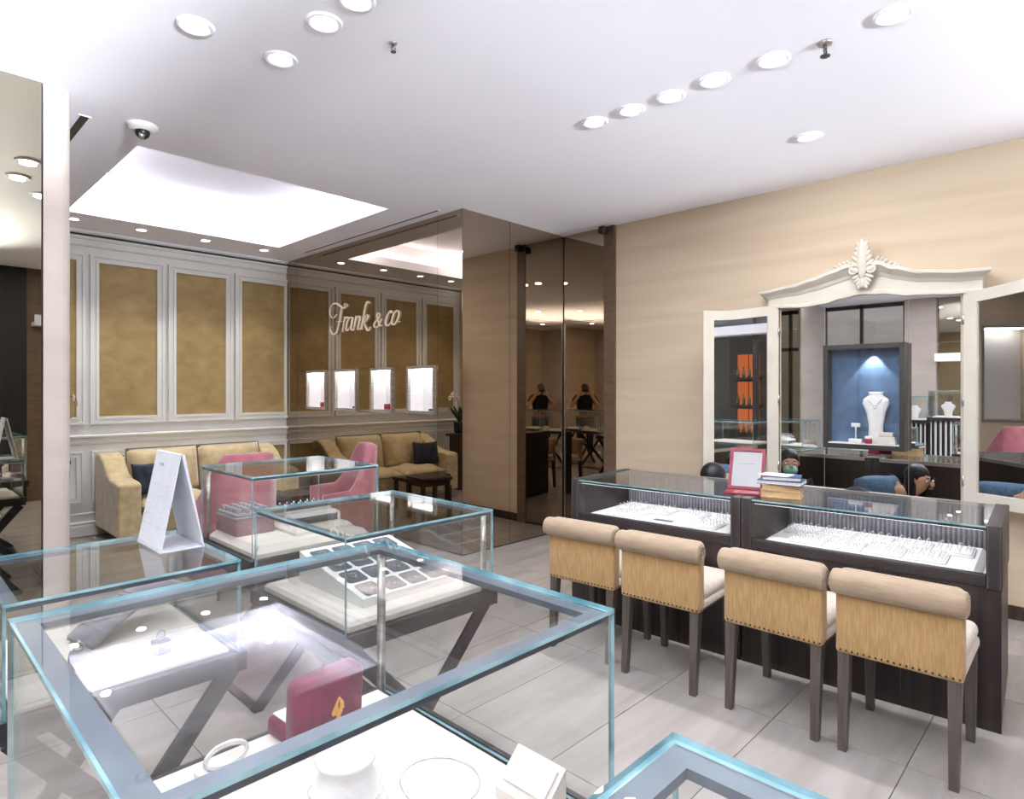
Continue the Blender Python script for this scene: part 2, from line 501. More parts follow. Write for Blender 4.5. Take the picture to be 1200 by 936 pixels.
b = MB(); b.box(-.40, -.36, -.02, .02, -.04, 1.6); b.box(.36 + .05, .45, -.02, .02, -.04, 1.6); b.box(-.36, .41, -.02, .02, -.04, 0); b.box(-.36, .41, -.02, .02, 1.56, 1.6)
b.build('niche_frame', 'steel', t)
MB().box(-.40, .40, .27, .295, .005, 1.555).build('niche_lining', 'white', t)
MB().box(-.3, .3, .06, .2, 1.54, 1.555).build('niche_lamp', 'niche_led', t)
struct(MB().box(-1.1, -1.0, 4.2, 7.7, 0, CEIL + .05).build('wall_lounge', 'white_wall'))

# ---- pillar and olive mirror on the left
b = MB()
pts = [(0.637, 4.09), (0.70, 4.093)]
for k in range(9):
    a = R(-90 + 90 * k / 8)
    pts.append((0.70 + .066 * math.cos(a), 4.16 + .066 * math.sin(a)))
pts += [(0.766, 4.45), (0.637, 4.45)]
b.prism(pts, 0, CEIL + .05)
struct(b.build('wall_pillar', 'pillar'))
wl = struct(MB().box(-3.2, .632, 4.10, 4.3, 0, CEIL + .05).build('wall_left', 'joint'))
for x0, x1 in ((-.52, .63), (-1.67, -.52)):
    MB().box(x0 + .002, x1 - .002, 4.088, 4.10, .01, CEIL - .006).build('mirror_panel', 'olive', wl)
MB().box(-3.0, -1.67, 4.06, 4.10, 0, CEIL).build('stone_panel', 'pillar', wl)

# ---- far side of the shop, seen in the mirrors
ws = struct(MB().box(-3.2, -3.0, Y0, 2.2, 0, CEIL + .05).build('wall_side', 'pillar'))
for y0, y1 in ((.9, 2.2), (-.4, .9)):
    for z0, z1 in ((.01, 1.45), (1.45, 2.35), (2.35, CEIL)):
        MB().box(-3.0, -2.992, y0 + .003, y1 - .003, z0 + .003, z1 - .003).build('mirror_panel', 'olive', ws)
struct(MB().box(-3.2, -2.85, 2.2, 2.68, 0, CEIL + .05).build('wall_side_pillar', 'pillar'))
b = MB()
for y in (2.68, 3.40, 4.05):
    b.box(-3.08, -3.0, y, y + .05, 0, CEIL)
for z in (0, 2.3, CEIL - .08):
    b.box(-3.08, -3.0, 2.68, 4.1, z, z + .07)
w1 = struct(b.build('window_1', 'blackframe'))
for y0, y1 in ((2.73, 3.40), (3.45, 4.05)):
    for z0, z1 in ((.07, 2.3), (2.37, CEIL - .08)):
        MB().box(-3.05, -3.04, y0, y1, z0, z1).build('window_pane', 'glass', w1)
wr = struct(MB().box(-3.2, .95, Y0 - .2, Y0, 0, CEIL + .05).build('wall_rear', 'stone'))
struct(MB().box(.95, 1.45, Y0 - .2, Y0 + .02, 0, CEIL + .05).build('wall_rear_black', 'black'))
struct(MB().box(1.45, 1.62, Y0 - .2, Y0 + .01, 0, CEIL + .05).build('wall_rear_wood', 'brown_trim'))
b = MB()
for x in (1.62, 2.55, 3.45, 4.30, 5.13):
    b.box(x, x + .07, Y0 - .08, Y0, 0, CEIL)
for z in (0, 2.35, CEIL - .1):
    b.box(1.62, 5.2, Y0 - .08, Y0, z, z + .08)
w2 = struct(b.build('window_2', 'blackframe'))
for x0, x1 in ((1.69, 2.55), (2.62, 3.45), (3.52, 4.30), (4.37, 5.13)):
    for z0, z1 in ((.08, 2.35), (2.43, CEIL - .1)):
        MB().box(x0, x1, Y0 - .045, Y0 - .035, z0, z1).build('window_pane', 'glass', w2)
# arcade outside with the shop opposite
struct(MB().box(-3.2, 6.5, -7.0, Y0 - .2, 3.3, 3.4).build('ceiling_arcade', 'ceiling'))
ao = struct(MB().box(-3.2, 6.5, -7.2, -7.0, 0, 3.4).build('wall_arcade', 'blackframe'))
for k in range(2):
    x0 = -.4 + k * .8
    for j in range(3):
        for q_ in (0, 1):
            MB().box(x0 + q_ * .29, x0 + q_ * .29 + .26, -7.0, -6.985, .5 + j * .65, 1.05 + j * .65).build('shop_window', 'orange', ao)
        for q_ in range(4):
            MB().lathe([(.03, 0), (.04, .05), (.035, .16), (.012, .2), (.012, .26), (0, .26)], 10, mat=T(x0 + .06 + q_ * .14, -6.9, .5 + j * .65)).build('shop_vase', 'brown_trim', ao)
        MB().box(x0 - .05, x0 + .6, -7.0, -6.8, .46 + j * .65, .5 + j * .65).build('shop_shelf', 'darkwood', ao)
struct(MB().box(-5.2, -5.0, 1.0, 6.0, 0, 3.4).build('wall_arcade_side', 'pillar'))

# ---- uplight ledges added behind the camera to brighten the ceiling; form guessed
def ledge(x0, x1, y0, y1, label, nx, ny, watt, z=2.0, optic=((30, 46, .62), (8.5, 13, .05))):
    t = thing('added_ledge', label, 'light', ((x0 + x1) / 2, (y0 + y1) / 2, z), 0, 'added indirect light ledges')
    cx, cy = (x0 + x1) / 2, (y0 + y1) / 2
    MB().box(x0 - cx, x1 - cx, y0 - cy, y1 - cy, 0, .05).build('ledge_board', 'ceiling', t)
    if nx: MB().box((x1 if nx > 0 else x0) - cx - .012, (x1 if nx > 0 else x0) - cx + .012, y0 - cy, y1 - cy, .0, .14).build('ledge_lip', 'ceiling', t)
    else: MB().box(x0 - cx, x1 - cx, (y1 if ny > 0 else y0) - cy - .012, (y1 if ny > 0 else y0) - cy + .012, .0, .14).build('ledge_lip', 'ceiling', t)
    for elev, sprd, share in optic:     # near wash and far throw of the added uplight
        l = bpy.data.lights.new('added_uplight', 'AREA'); l.shape = 'RECTANGLE'
        l.size = (x1 - x0 if ny else y1 - y0) * .92; l.size_y = .12
        l.energy = watt * share; l.color = (.90, .94, 1.0); l.spread = R(sprd)
        o = bpy.data.objects.new('added_uplight', l); C.objects.link(o); o.parent = t
        o.location = (0, 0, .21)
        dv = Vector((nx, ny, 0)) * math.cos(R(elev)) + Vector((0, 0, math.sin(R(elev))))
        o.rotation_euler = dv.to_track_quat('-Z', 'Y').to_euler()
ledge(-3.0, -2.72, -1.3, 2.2, 'added white light ledge of guessed form along the wall reflected in the vanity', 1, 0, LEDGE_W * .36)  # added ceiling light, guessed after the bright band in the vanity mirrors
ledge(-1.5, .95, -2.3, -2.02, 'added white uplight ledge along the stone wall behind the photographer', 0, 1, LEDGE_W * 1.1, 2.0, ((24, 40, .42), (8.5, 12, .07)))  # added to brighten the left part of the ceiling
ledge(1.5, 5.1, -2.3, -2.06, 'added white uplight ledge above the shop window', 0, 1, LEDGE_W * .42, 2.36, ((14, 26, .16), (6.5, 8.5, .05)))  # added to brighten the middle of the ceiling

for ax, ay in ((.5, -4.2), (3.6, -4.2)):
    t = thing('arcade_light', 'square light panel in the arcade ceiling outside the shop', 'light', (ax, ay, 3.3), 0, 'arcade ceiling lights')
    MB().box(-.32, .32, -.32, .32, -.02, 0).build('panel_frame', 'steel', t)
    MB().box(-.28, .28, -.28, .28, -.024, -.02).build('diffuser', emit('arcade_glow', (1, .97, .92), 40), t)

# ================================================================== CEILING FITTINGS
RING = MB().lathe([(.052, -.001), (.062, -.009), (.076, -.009), (.082, 0.0)], 28)
DISC = MB().lathe([(.0, -.004), (.053, -.004)], 28)
dl0 = None
def spot(x, y, z, watt, size=130, blend=1.0, rad=.05, col=(.975, .98, 1.0)):
    l = bpy.data.lights.new('downlight_beam', 'SPOT')
    l.energy = watt; l.spot_size = R(size); l.spot_blend = blend; l.shadow_soft_size = rad; l.color = col
    return l
def downlight(x, y, label, watt=SPOT_W, size=130, sc=1.0, z=CEIL, blend=1.0, grp='recessed ceiling downlights', col=(.975, .98, 1.0)):
    global dl0
    if dl0 is None:
        t = thing('ceiling_downlight', label, 'light', (x, y, z), 0, grp)
        RING.build('trim_ring', 'ceiling', t)
        DISC.build('lamp_disc', 'lamp', t)
        dl0 = t
    else:
        t = dl0.copy(); C.objects.link(t); t.location = (x, y, z)
        for ch in dl0.children:
            if ch.type != 'MESH': continue
            c_ = ch.copy(); C.objects.link(c_); c_.parent = t
        tag(t, label, 'light', grp)
    t.scale = (sc, sc, 1)
    if size == 130:      # open diffuser: lambertian disc
        l = bpy.data.lights.new('downlight_beam', 'AREA'); l.shape = 'DISK'; l.size = .10; l.energy = watt; l.color = col
    else:
        l = spot(x, y, z, watt, size, blend, col=col)
    lo = bpy.data.objects.new('lamp_beam', l); C.objects.link(lo)
    lo.parent = t; lo.location = (0, 0, -.02)
    return t
DL = [(1.013, 2.959, 'round downlight at far upper left, first in front of the lounge tray'),
      (1.403, 2.519, 'round downlight right of the leftmost one, near the top edge'),
      (1.409, 2.953, 'round downlight nearest the lounge tray corner'),
      (1.418, 2.277, 'round downlight cut by the top edge of the picture'),
      (3.101, 0.679, 'largest downlight of the right-hand row, top right'),
      (3.111, 1.201, 'second downlight from the right in the row above the chairs'),
      (3.100, 1.505, 'third downlight from the right in the row above the chairs'),
      (3.102, 1.763, 'fourth downlight from the right in the row above the chairs'),
      (3.094, 2.015, 'fifth downlight from the right in the row above the chairs'),
      (3.076, 2.266, 'farthest small downlight of the row above the chairs'),
      (4.215, 1.399, 'single downlight set between the chair row and the stone wall')]
for x, y, lb in DL: downlight(x, y, lb)
for x, y in ((.78, 2.6), (.78, 2.15), (.99, 1.72)):
    downlight(x, y, 'downlight above the glass cases seen only in the olive mirror', SPOT_W * .5, grp='downlights seen in the left mirror')
for x, y in ((-1.6, -1.2), (-1.6, .6), (-1.6, 2.4), (.3, -1.3), (.4, .2), (1.9, -1.2), (3.3, -1.2), (4.4, -.6), (4.3, .1), (1.7, .5)):
    downlight(x, y, 'downlight in the ceiling behind the photographer', SPOT_W * (1.5 if x < -1 else .45), grp='downlights behind the camera')
for x, lb in ((1.342, 'small lounge downlight beside the pillar over the panelled wall'), (1.919, 'small lounge downlight over the first gold wall panel'), (2.544, 'small lounge downlight over the middle gold wall panel'), (3.194, 'small lounge downlight over the gold panel by the mirror wall')):
    downlight(x, 7.125, lb, 24, 88, .8, blend=.7, grp='lounge wall washers', col=(1, .94, .86))
for x, y, lb in ((1.50, 6.65, 'tiny downlight inside the light tray near the pillar'), (3.08, 6.72, 'tiny downlight inside the light tray near the mirror wall')):
    downlight(x, y, lb, 3, 130, .7, z=CEIL + .36, grp='light tray downlights')

# linear air slots
def slot(x0, x1, y0, y1, label):
    b = MB(); b.box(x0, x1, y0, y1, CEIL - .003, CEIL + .0005)
    t = thing('air_slot', label, 'air vent', ((x0 + x1) / 2, (y0 + y1) / 2, CEIL))
    MB().box(x0, x1, y0, y1, -.004, 0).build('slot_opening', 'black', t, (-(x0 + x1) / 2, -(y0 + y1) / 2, 0))
    MB().box(x0 - .01, x0, y0 - .01, y1 + .01, -.005, 0).box(x1, x1 + .01, y0 - .01, y1 + .01, -.005, 0).box(x0, x1, y0 - .01, y0, -.005, 0).box(x0, x1, y1, y1 + .01, -.005, 0).build('slot_frame', 'ceiling', t, (-(x0 + x1) / 2, -(y0 + y1) / 2, 0))
slot(3.575, 3.60, 4.40, 6.90, 'long thin black air slot in the ceiling along the mirror wall')
slot(.865, .91, 4.41, 5.6, 'short black air slot in the ceiling beside the pillar')
# dome camera
t = thing('dome_camera', 'white dome camera with black eye on the ceiling before the tray', 'camera', (1.168, 4.312, CEIL))
MB().lathe([(.0, -.038), (.062, -.034), (.085, -.012), (.088, 0)], 28).build('housing', 'white', t)
d = MB().ell((0, 0, -.04), (.043, .043, .045)).build('dome_eye', 'black', t)
MB().lathe([(.0, -.03), (.016, -.028), (.018, 0)], 14, mat=T(-.01, -.03, -.06, rx=R(50))).build('lens', 'steel', d)
# sprinklers
def sprinkler(x, y, label):
    t = thing('fire_sprinkler', label, 'sprinkler', (x, y, CEIL))
    MB().lathe([(.0, -.012), (.03, -.010), (.036, 0)], 20).build('escutcheon', 'steel', t)
    MB().tube([(0, 0, -.01), (0, 0, -.035)], .009).tube([(-.016, 0, -.03), (-.018, 0, -.045), (0, 0, -.06)], .004, 6).tube([(.016, 0, -.03), (.018, 0, -.045), (0, 0, -.06)], .004, 6).build('frame_arms', 'dark_steel', t)
    MB().lathe([(0, -.063), (.022, -.066), (.024, -.062), (0, -.06)], 16).build('deflector', 'dark_steel', t)
    return t
sprinkler_small = sprinkler(1.712, 2.432, 'tiny dark sprinkler head between the two groups of downlights')
sprinkler_small.scale = (.55, .55, .7)
sprinkler(3.129, .966, 'grey sprinkler head in the row above the chairs')
# black corner camera
t = thing('security_camera', 'small black box camera mounted at the ceiling beside the stone wall', 'camera', (5.06, 3.62, 3.05))
MB().rbox(-.05, .03, -.035, .035, 0, .075, .012).build('camera_body', 'black', t)
MB().tube([(.02, 0, .05), (.08, 0, .06)], .012).build('bracket', 'black', t)
MB().lathe([(0, 0), (.02, 0), (.02, .012), (0, .012)], 16, mat=T(-.05, 0, .037, ry=R(-90))).build('lens', 'black', t)

# ================================================================== LOGO SIGN
F_, HY_, TH_ = 725.0, 457.0, R(44)
def on_logo(cx, cy):
    """trace point of the lettering on the mirror plane x = 3.7"""
    u = 380 + cx / 11.7; v = 330 + cy / 11.7
    k = (u - 600) / F_
    rx = math.cos(TH_) + k * math.sin(TH_); ry = math.sin(TH_) - k * math.cos(TH_)
    tt = 3.7 / rx
    return (3.7, tt * ry, 1.5 - (v - HY_) * tt / F_)
def smooth(pts, n=6):
    out = []
    for i in range(len(pts) - 1):
        p0 = pts[max(i - 1, 0)]; p1 = pts[i]; p2 = pts[i + 1]; p3 = pts[min(i + 2, len(pts) - 1)]
        for k in range(n):
            s_ = k / n
            out.append(tuple(0.5 * ((2 * b_) + (-a_ + c_) * s_ + (2 * a_ - 5 * b_ + 4 * c_ - d_) * s_ ** 2 + (-a_ + 3 * b_ - 3 * c_ + d_) * s_ ** 3) for a_, b_, c_, d_ in zip(p0, p1, p2, p3)))
    out.append(tuple(pts[-1]))
    return out
LET = [('letter_f', [([(318, 345), (326, 315), (300, 300), (285, 325), (300, 352), (270, 362), (230, 338), (190, 306), (150, 298), (110, 330), (88, 400), (95, 470), (125, 500), (155, 485), (178, 450)], [4, 5, 5, 5, 7, 10, 11, 11, 8, 5, 4, 4, 5, 5, 3]),
                 ([(252, 365), (240, 420), (225, 520), (205, 620), (185, 690), (150, 722), (115, 710), (98, 660), (105, 610)], [11, 12, 12, 11, 10, 8, 6, 4, 3]),
                 ([(180, 547), (258, 545)], [5, 4])]),
       ('letter_r', [([(292, 478), (276, 590), (258, 690)], [8, 11, 10]), ([(272, 610), (295, 525), (322, 488), (345, 492), (346, 510)], [4, 6, 9, 9, 5])]),
       ('letter_a', [([(398, 500), (375, 488), (340, 530), (315, 610), (312, 660), (335, 668), (370, 615), (396, 510)], [6, 8, 10, 11, 10, 8, 5, 4]), ([(408, 488), (390, 580), (380, 645), (395, 668), (418, 640)], [9, 11, 10, 7, 3])]),
       ('letter_n', [([(448, 468), (435, 560), (415, 668)], [9, 11, 10]), ([(432, 580), (465, 495), (492, 474), (500, 505), (485, 580), (472, 640), (482, 660), (505, 635)], [4, 6, 9, 11, 11, 10, 7, 3])]),
       ('letter_k', [([(630, 292), (610, 275), (585, 305), (562, 400), (540, 540), (518, 658)], [10, 9, 11, 12, 12, 11]), ([(545, 565), (578, 485), (603, 455), (612, 485), (585, 535), (552, 562)], [4, 8, 9, 9, 7, 4]), ([(556, 560), (580, 625), (605, 670), (628, 655), (640, 618)], [6, 11, 10, 6, 3])]),
       ('ampersand', [([(796, 606), (768, 590), (745, 520), (733, 460), (750, 428), (772, 452), (755, 500), (712, 550), (692, 595), (708, 626), (742, 618), (775, 565), (796, 510)], [8, 10, 11, 9, 7, 8, 7, 8, 10, 9, 7, 6, 9])]),
       ('letter_c', [([(930, 432), (932, 404), (908, 410), (872, 480), (852, 565), (872, 604), (905, 585), (926, 550)], [10, 8, 7, 11, 12, 9, 6, 3])]),
       ('letter_o', [([(1002, 396), (968, 440), (938, 530), (945, 582), (975, 585), (1012, 525), (1036, 440), (1025, 402), (1000, 396)], [6, 10, 12, 9, 7, 11, 11, 8, 6])]),
       ('full_stop', [([(1028, 546), (1042, 550)], [8, 8])])]
oc = on_logo(560, 550)
sg = thing('logo_sign', 'cream script shop lettering fixed on the bronze mirror wall', 'sign', (3.695, oc[1], oc[2]))
for nm, strokes in LET:
    b = MB()
    for pts, ws_ in strokes:
        q = smooth([(p[0], p[1], r_) for p, r_ in zip(pts, ws_)], 6) if len(pts) > 2 else [(p[0], p[1], r_) for p, r_ in zip(pts, ws_)]
        W = [on_logo(a, b_) for a, b_, _ in q]
        rad = [r_ / 11.7 * 6.3 / F_ * 1.0 for _, _, r_ in q]
        n = len(W)
        L_ = []; R_ = []
        for i in range(n):
            a = W[max(i - 1, 0)]; e = W[min(i + 1, n - 1)]
            ty, tz = e[1] - a[1], e[2] - a[2]
            ln = math.hypot(ty, tz) or 1
            ny, nz = -tz / ln, ty / ln
            # pen is broad along y (foreshortened in the view)
            L_.append((W[i][1] + ny * rad[i] * 1.05, W[i][2] + nz * rad[i])); R_.append((W[i][1] - ny * rad[i] * 1.05, W[i][2] - nz * rad[i]))
        vs = []
        for i in range(n):
            for (yy, zz) in (L_[i], R_[i]):
                vs.append((-.012, yy - oc[1], zz - oc[2])); vs.append((.004, yy - oc[1], zz - oc[2]))
        fs = []
        for i in range(n - 1):
            k = i * 4; j = k + 4
            fs += [(k, k + 2, j + 2, j), (k + 1, j + 1, j + 3, k + 3), (k, j, j + 1, k + 1), (k + 2, k + 3, j + 3, j + 2)]
        fs += [(0, 1, 3, 2), ((n - 1) * 4, (n - 1) * 4 + 2, (n - 1) * 4 + 3, (n - 1) * 4 + 1)]
        b.add(vs, fs)
    b.build(nm, 'cream_letter', sg)

# ================================================================== LIT WALL NICHES
NL = ['lit display niche in the mirror wall nearest the panelled wall', 'second lit display niche from the panelled wall', 'third lit display niche from the panelled wall', 'widest lit display niche, nearest the mirror corner']
for k, (y0, y1) in enumerate(NICHE):
    t = thing('wall_niche', NL[k], 'display niche', (3.70, (y0 + y1) / 2, NZ0), 0, 'lit niches in the mirror wall')
    hw = (y1 - y0) / 2; h = NZ1 - NZ0; f = .028
    b = MB()
    b.box(-.02, .012, -hw, -hw + f, 0, h); b.box(-.02, .012, hw - f, hw, 0, h); b.box(-.02, .012, -hw + f, hw - f, 0, f); b.box(-.02, .012, -hw + f, hw - f, h - f, h)
    b.build('niche_frame', 'steel', t)
    b = MB()
    b.box(.012, .19, -hw, -hw + f, 0, h); b.box(.012, .19, hw - f, hw, 0, h); b.box(.012, .19, -hw, hw, 0, f); b.box(.012, .19, -hw, hw, h - f, h); b.box(.17, .19, -hw, hw, 0, h)
    b.build('niche_lining', 'white', t)
    MB().box(.03, .14, -hw + .05, hw - .05, h - f - .008, h - f).build('niche_lamp', 'niche_led', t)
    if k in (0, 2):
        tt = thing('jewel_case', ['small red jewel case in the niche nearest the panelled wall', '', 'red jewel case in the third lit niche'][k], 'box', (3.76, (y0 + y1) / 2 - (.10 if k == 0 else .06), NZ0 + f), R(10))
        MB().rbox(-.035, .035, -.06, .06, 0, .045, .008).build('case_body', 'red_box', tt)
        MB().rbox(-.036, .036, -.061, .061, .046, .058, .006).build('case_lid', 'red_box', tt)
    else:
        tt = thing('ring_stand', ['', 'low grey ring stand in the second lit niche', '', 'dark low ring stand in the widest lit niche'][k], 'stand', (3.77, (y0 + y1) / 2 - .10, NZ0 + f), 0)
        MB().rbox(-.03, .03, -.05, .05, 0, .022, .006).build('stand_base', 'grey_velvet', tt)
        MB().tube([(0, .018 * math.cos(a), .034 + .014 * math.sin(a)) for a in [2 * PI * q / 16 for q in range(16)]], .0025, 6, closed=True).build('ring', 'silver', tt)

# ================================================================== GLASS SHOWCASES
def pane(x0, x1, y0, y1, z0, z1, parent, name='glass_pane', gmat='glass'):
    """slab whose two broad faces are clear and whose edges are green"""
    d = (x1 - x0, y1 - y0, z1 - z0); ax = d.index(min(d))
    b = MB(); b.box(x0, x1, y0, y1, z0, z1)
    thin = {0: (3, 5), 1: (2, 4), 2: (0, 1)}[ax]
    b.mi = [0 if i in thin else 1 for i in range(6)]
    return b.build(name, [gmat, 'glass_edge'], parent)

def showcase(x0, x1, y0, y1, zb, zt, label, posts=(), led=True, rail=.032, striped=False, name='glass_showcase'):
    cx, cy = (x0 + x1) / 2, (y0 + y1) / 2
    t = thing(name, label, 'showcase', (cx, cy, 0), 0, 'freestanding glass showcases')
    a, c_ = (x1 - x0) / 2, (y1 - y0) / 2
    g = .0075
    fr = .012
    # base tray
    b = MB(); b.box(-a - fr, a + fr, -c_ - fr, c_ + fr, zb - .05, zb - .006)
    b.box(-a - fr, a + fr, -c_ - fr, -c_, zb - .006, zb + .004); b.box(-a - fr, a + fr, c_, c_ + fr, zb - .006, zb + .004)
    b.box(-a - fr, -a, -c_, c_, zb - .006, zb + .004); b.box(a, a + fr, -c_, c_, zb - .006, zb + .004)
    b.build('base_tray', 'dark_steel', t)
    # glass box
    pane(-a, a, -c_, -c_ + g, zb, zt - g, t); pane(-a, a, c_ - g, c_, zb, zt - g, t)
    pane(-a, -a + g, -c_ + g, c_ - g, zb, zt - g, t); pane(a - g, a, -c_ + g, c_ - g, zb, zt - g, t)
    pane(-a, a, -c_, c_, zt - g, zt, t, 'top_pane')
    # light rails under the lid
    zr = zt - g - .001
    for (u0, u1, v0, v1) in ((-a + g, a - g, -c_ + g, -c_ + g + rail), (-a + g, a - g, c_ - g - rail, c_ - g), (-a + g, -a + g + rail, -c_ + g + rail, c_ - g - rail), (a - g - rail, a - g, -c_ + g + rail, c_ - g - rail)):
        r = MB().box(u0, u1, v0, v1, zr - .012, zr).build('light_rail', 'rail', t)
        if led:
            m_ = .006
            MB().box(u0 + m_, u1 - m_, v0 + m_, v1 - m_, zr - .0135, zr - .0122).build('led_strip', 'led', r)
    for (px, py) in posts:
        MB().lathe([(.0105, zb), (.0105, zr - .013)], 16, mat=T(px * (a - g - .02), py * (c_ - g - .02))).build('post', 'steel', t)
    if not striped:
        zl = zb - .05
        for sy in (-1, 1):
            y = sy * (c_ - .02)
            for s_ in (-1, 1):
                MB().bar((-s_ * (a - .02), y - s_ * .006, zl), (s_ * (a - .02), y - s_ * .006, 0.0), .055, .012, (0, 1, 0)).build('leg', 'dark_steel', t)
        for sx in (-1, 1):
            MB().box(sx * (a - .04) - .02, sx * (a - .04) + .02, -c_ + .02, c_ - .02, 0, .012).build('foot_bar', 'dark_steel', t)
    else:
        b = MB(); b.box(-a + .03, a - .03, -c_ + .03, c_ - .03, 0.0, zb - .05)
        b.build('pedestal', 'paper', t)
        n = 6
        for k in range(n):
            xx = -a + .03 + (2 * a - .06) * (k + .5) / n
            yy = -c_ + .03 + (2 * c_ - .06) * (k + .5) / n
            MB().box(xx - .018, xx + .018, -c_ + .018, -c_ + .03, 0, zb - .05).build('slat', 'black', t)
            MB().box(a - .03, a - .018, yy - .018, yy + .018, 0, zb - .05).build('slat', 'black', t)
    return t

def board(t, x0, x1, y0, y1, z0, z1, ch=.012, mat='board', name='display_board'):
    """chamfered padded board in the case's own coordinates"""
    b = MB()
    vs = [(x0, y0, z0), (x1, y0, z0), (x1, y1, z0), (x0, y1, z0), (x0, y0, z1 - ch), (x1, y0, z1 - ch), (x1, y1, z1 - ch), (x0, y1, z1 - ch),
          (x0 + ch, y0 + ch, z1), (x1 - ch, y0 + ch, z1), (x1 - ch, y1 - ch, z1), (x0 + ch, y1 - ch, z1)]
    fs = [(0, 3, 2, 1), (8, 9, 10, 11)]
    for k in range(4):
        q = (k + 1) % 4
        fs += [(k, q, 4 + q, 4 + k), (4 + k, 4 + q, 8 + q, 8 + k)]
    b.add(vs, fs)
    return b.build(name, mat, t)

ZB = .71
# near case
cN = showcase(.165, .945, .652, 1.385, ZB, 1.10, 'large glass showcase in the foreground holding a plum velvet ring box', posts=((1, 1),))
board(cN, -.36, .36, -.335, .345, ZB, ZB + .022)
# left case with the calendar on top
c2 = showcase(.215, .775, 1.885, 2.455, ZB, .99, 'low glass showcase on the left with a white calendar on its lid', rail=.028)
board(c2, -.255, .255, -.255, -.02, ZB, ZB + .02); board(c2, -.255, .255, -.012, .262, ZB, ZB + .028)
# middle case with the pendant tray
c3 = showcase(1.05, 1.705, 1.75, 2.425, ZB, 1.03, 'glass showcase in the middle with a tilted white pendant tray', posts=((1, -1), (1, 1)))
board(c3, -.30, .30, -.31, .31, ZB, ZB + .03)
# far case
c4 = showcase(1.215, 1.895, 2.83, 3.47, ZB, 1.10, 'farthest glass showcase, before the lounge, with stepped cream ring display', posts=((-1, 1),))
board(c4, -.31, .31, -.29, .29, ZB, ZB + .05, .03)
# case under the photographer
c5 = showcase(.095, .652, -.19, .368, ZB, 1.10, 'glass showcase cut off at the bottom edge, nearest the camera')
board(c5, -.24, .24, -.24, .24, ZB, ZB + .02)
# two pedestal cases behind, seen in the vanity mirrors
p1 = showcase(-1.55, -1.05, 1.55, 2.0, 1.08, 1.50, 'pedestal showcase with black and white slats reflected in the vanity mirror', striped=True)
board(p1, -.2, .2, -.18, .18, 1.08, 1.10)
p2 = showcase(-2.35, -1.85, 2.15, 2.60, 1.0, 1.40, 'farther striped pedestal showcase reflected in the vanity mirror', striped=True)
board(p2, -.2, .2, -.18, .18, 1.0, 1.02)

p3 = showcase(2.25, 3.05, -1.95, -1.4, .72, 1.05, 'glass showcase by the shop window behind the photographer, seen in the left vanity door')
board(p3, -.37, .37, -.24, .24, .72, .75)
# ---- contents of the near case
zc = ZB + .022
t = thing('ring_box', 'open plum velvet ring box with gold emblem in the foreground case', 'jewelry box', (.702, 1.262, zc), R(3))
b = MB()
o = MB().rbox(-.085, .085, .005, .098, 0, .042, .012).build('box_base', 'velvet', t)
MB().rbox(-.074, .074, .014, .088, .0421, .047, .002).build('insert', 'white', t)
# lid: rounded slab standing up, leaning a touch back
pts = []
for (sx, sz) in ((1, 0), (1, 1), (-1, 1), (-1, 0)):
    cxr, czr = sx * (.085 - .022), (.128 - .022) if sz else .006
    if sz:
        for k in range(7):
            a = (0 if sx > 0 else 90) + 90 * k / 6
            pts.append((cxr + .022 * math.cos(R(a)), czr + .022 * math.sin(R(a))))
    else:
        pts.append((sx * .085, 0.0))
lid = MB()
n = len(pts)
vs = []
for yy, inset in ((-.022, .006), (-.028 + .01, 0), (.016, 0), (.02, .004)):
    for (a, c_) in pts:
        s_ = 1 - inset / .085
        vs.append((a * s_, yy, .064 + (c_ - .064) * (1 - inset / .064)))
fs = [list(range(n))] + [list(range(3 * n, 4 * n))[::-1]]
for q in range(3):
    for i in range(n):
        j = (i + 1) % n
        fs.append((q * n + i, q * n + j, (q + 1) * n + j, (q + 1) * n + i))
lid.add(vs, fs, 0, True, T(0, -.002, .02, rx=R(4)))
lo = lid.build('box_lid', 'velvet', t)
# emblem: stylised folded kite / figure in gold foil
em = MB()
def ribbon(bb, pts, wd, y, m_=None):
    for i in range(len(pts) - 1):
        a, c_ = Vector((pts[i][0], 0, pts[i][1])), Vector((pts[i + 1][0], 0, pts[i + 1][1]))
        tt = (c_ - a).normalized(); u = Vector((-tt.z, 0, tt.x)) * wd[i] / 2; u2 = Vector((-tt.z, 0, tt.x)) * wd[i + 1] / 2
        v8 = []
        for p, uu in ((a, u), (c_, u2)):
            for yy in (y, y + .002):
                v8 += [(p.x - uu.x, yy, p.z - uu.z), (p.x + uu.x, yy, p.z + uu.z)]
        bb.add(v8, [(0, 1, 5, 4), (2, 6, 7, 3), (0, 4, 6, 2), (1, 3, 7, 5), (0, 2, 3, 1), (4, 5, 7, 6)], 0, False, m_)
mm = T(.018, -.026, .02, rx=R(4))
ribbon(em, [(-.012, .034), (-.004, .050), (.002, .066)], [.007, .008, .002], 0, mm)
ribbon(em, [(.002, .066), (.010, .050), (.010, .036), (-.002, .030)], [.002, .009, .012, .006], 0, mm)
ribbon(em, [(-.014, .030), (-.006, .034), (.000, .044)], [.010, .011, .005], 0, mm)
ribbon(em, [(.008, .034), (.002, .022), (-.006, .010)], [.011, .008, .003], 0, mm)
ribbon(em, [(-.002, .030), (.004, .020), (.010, .013)], [.008, .007, .003], 0, mm)
em.build('emblem', 'gold_print', lo)
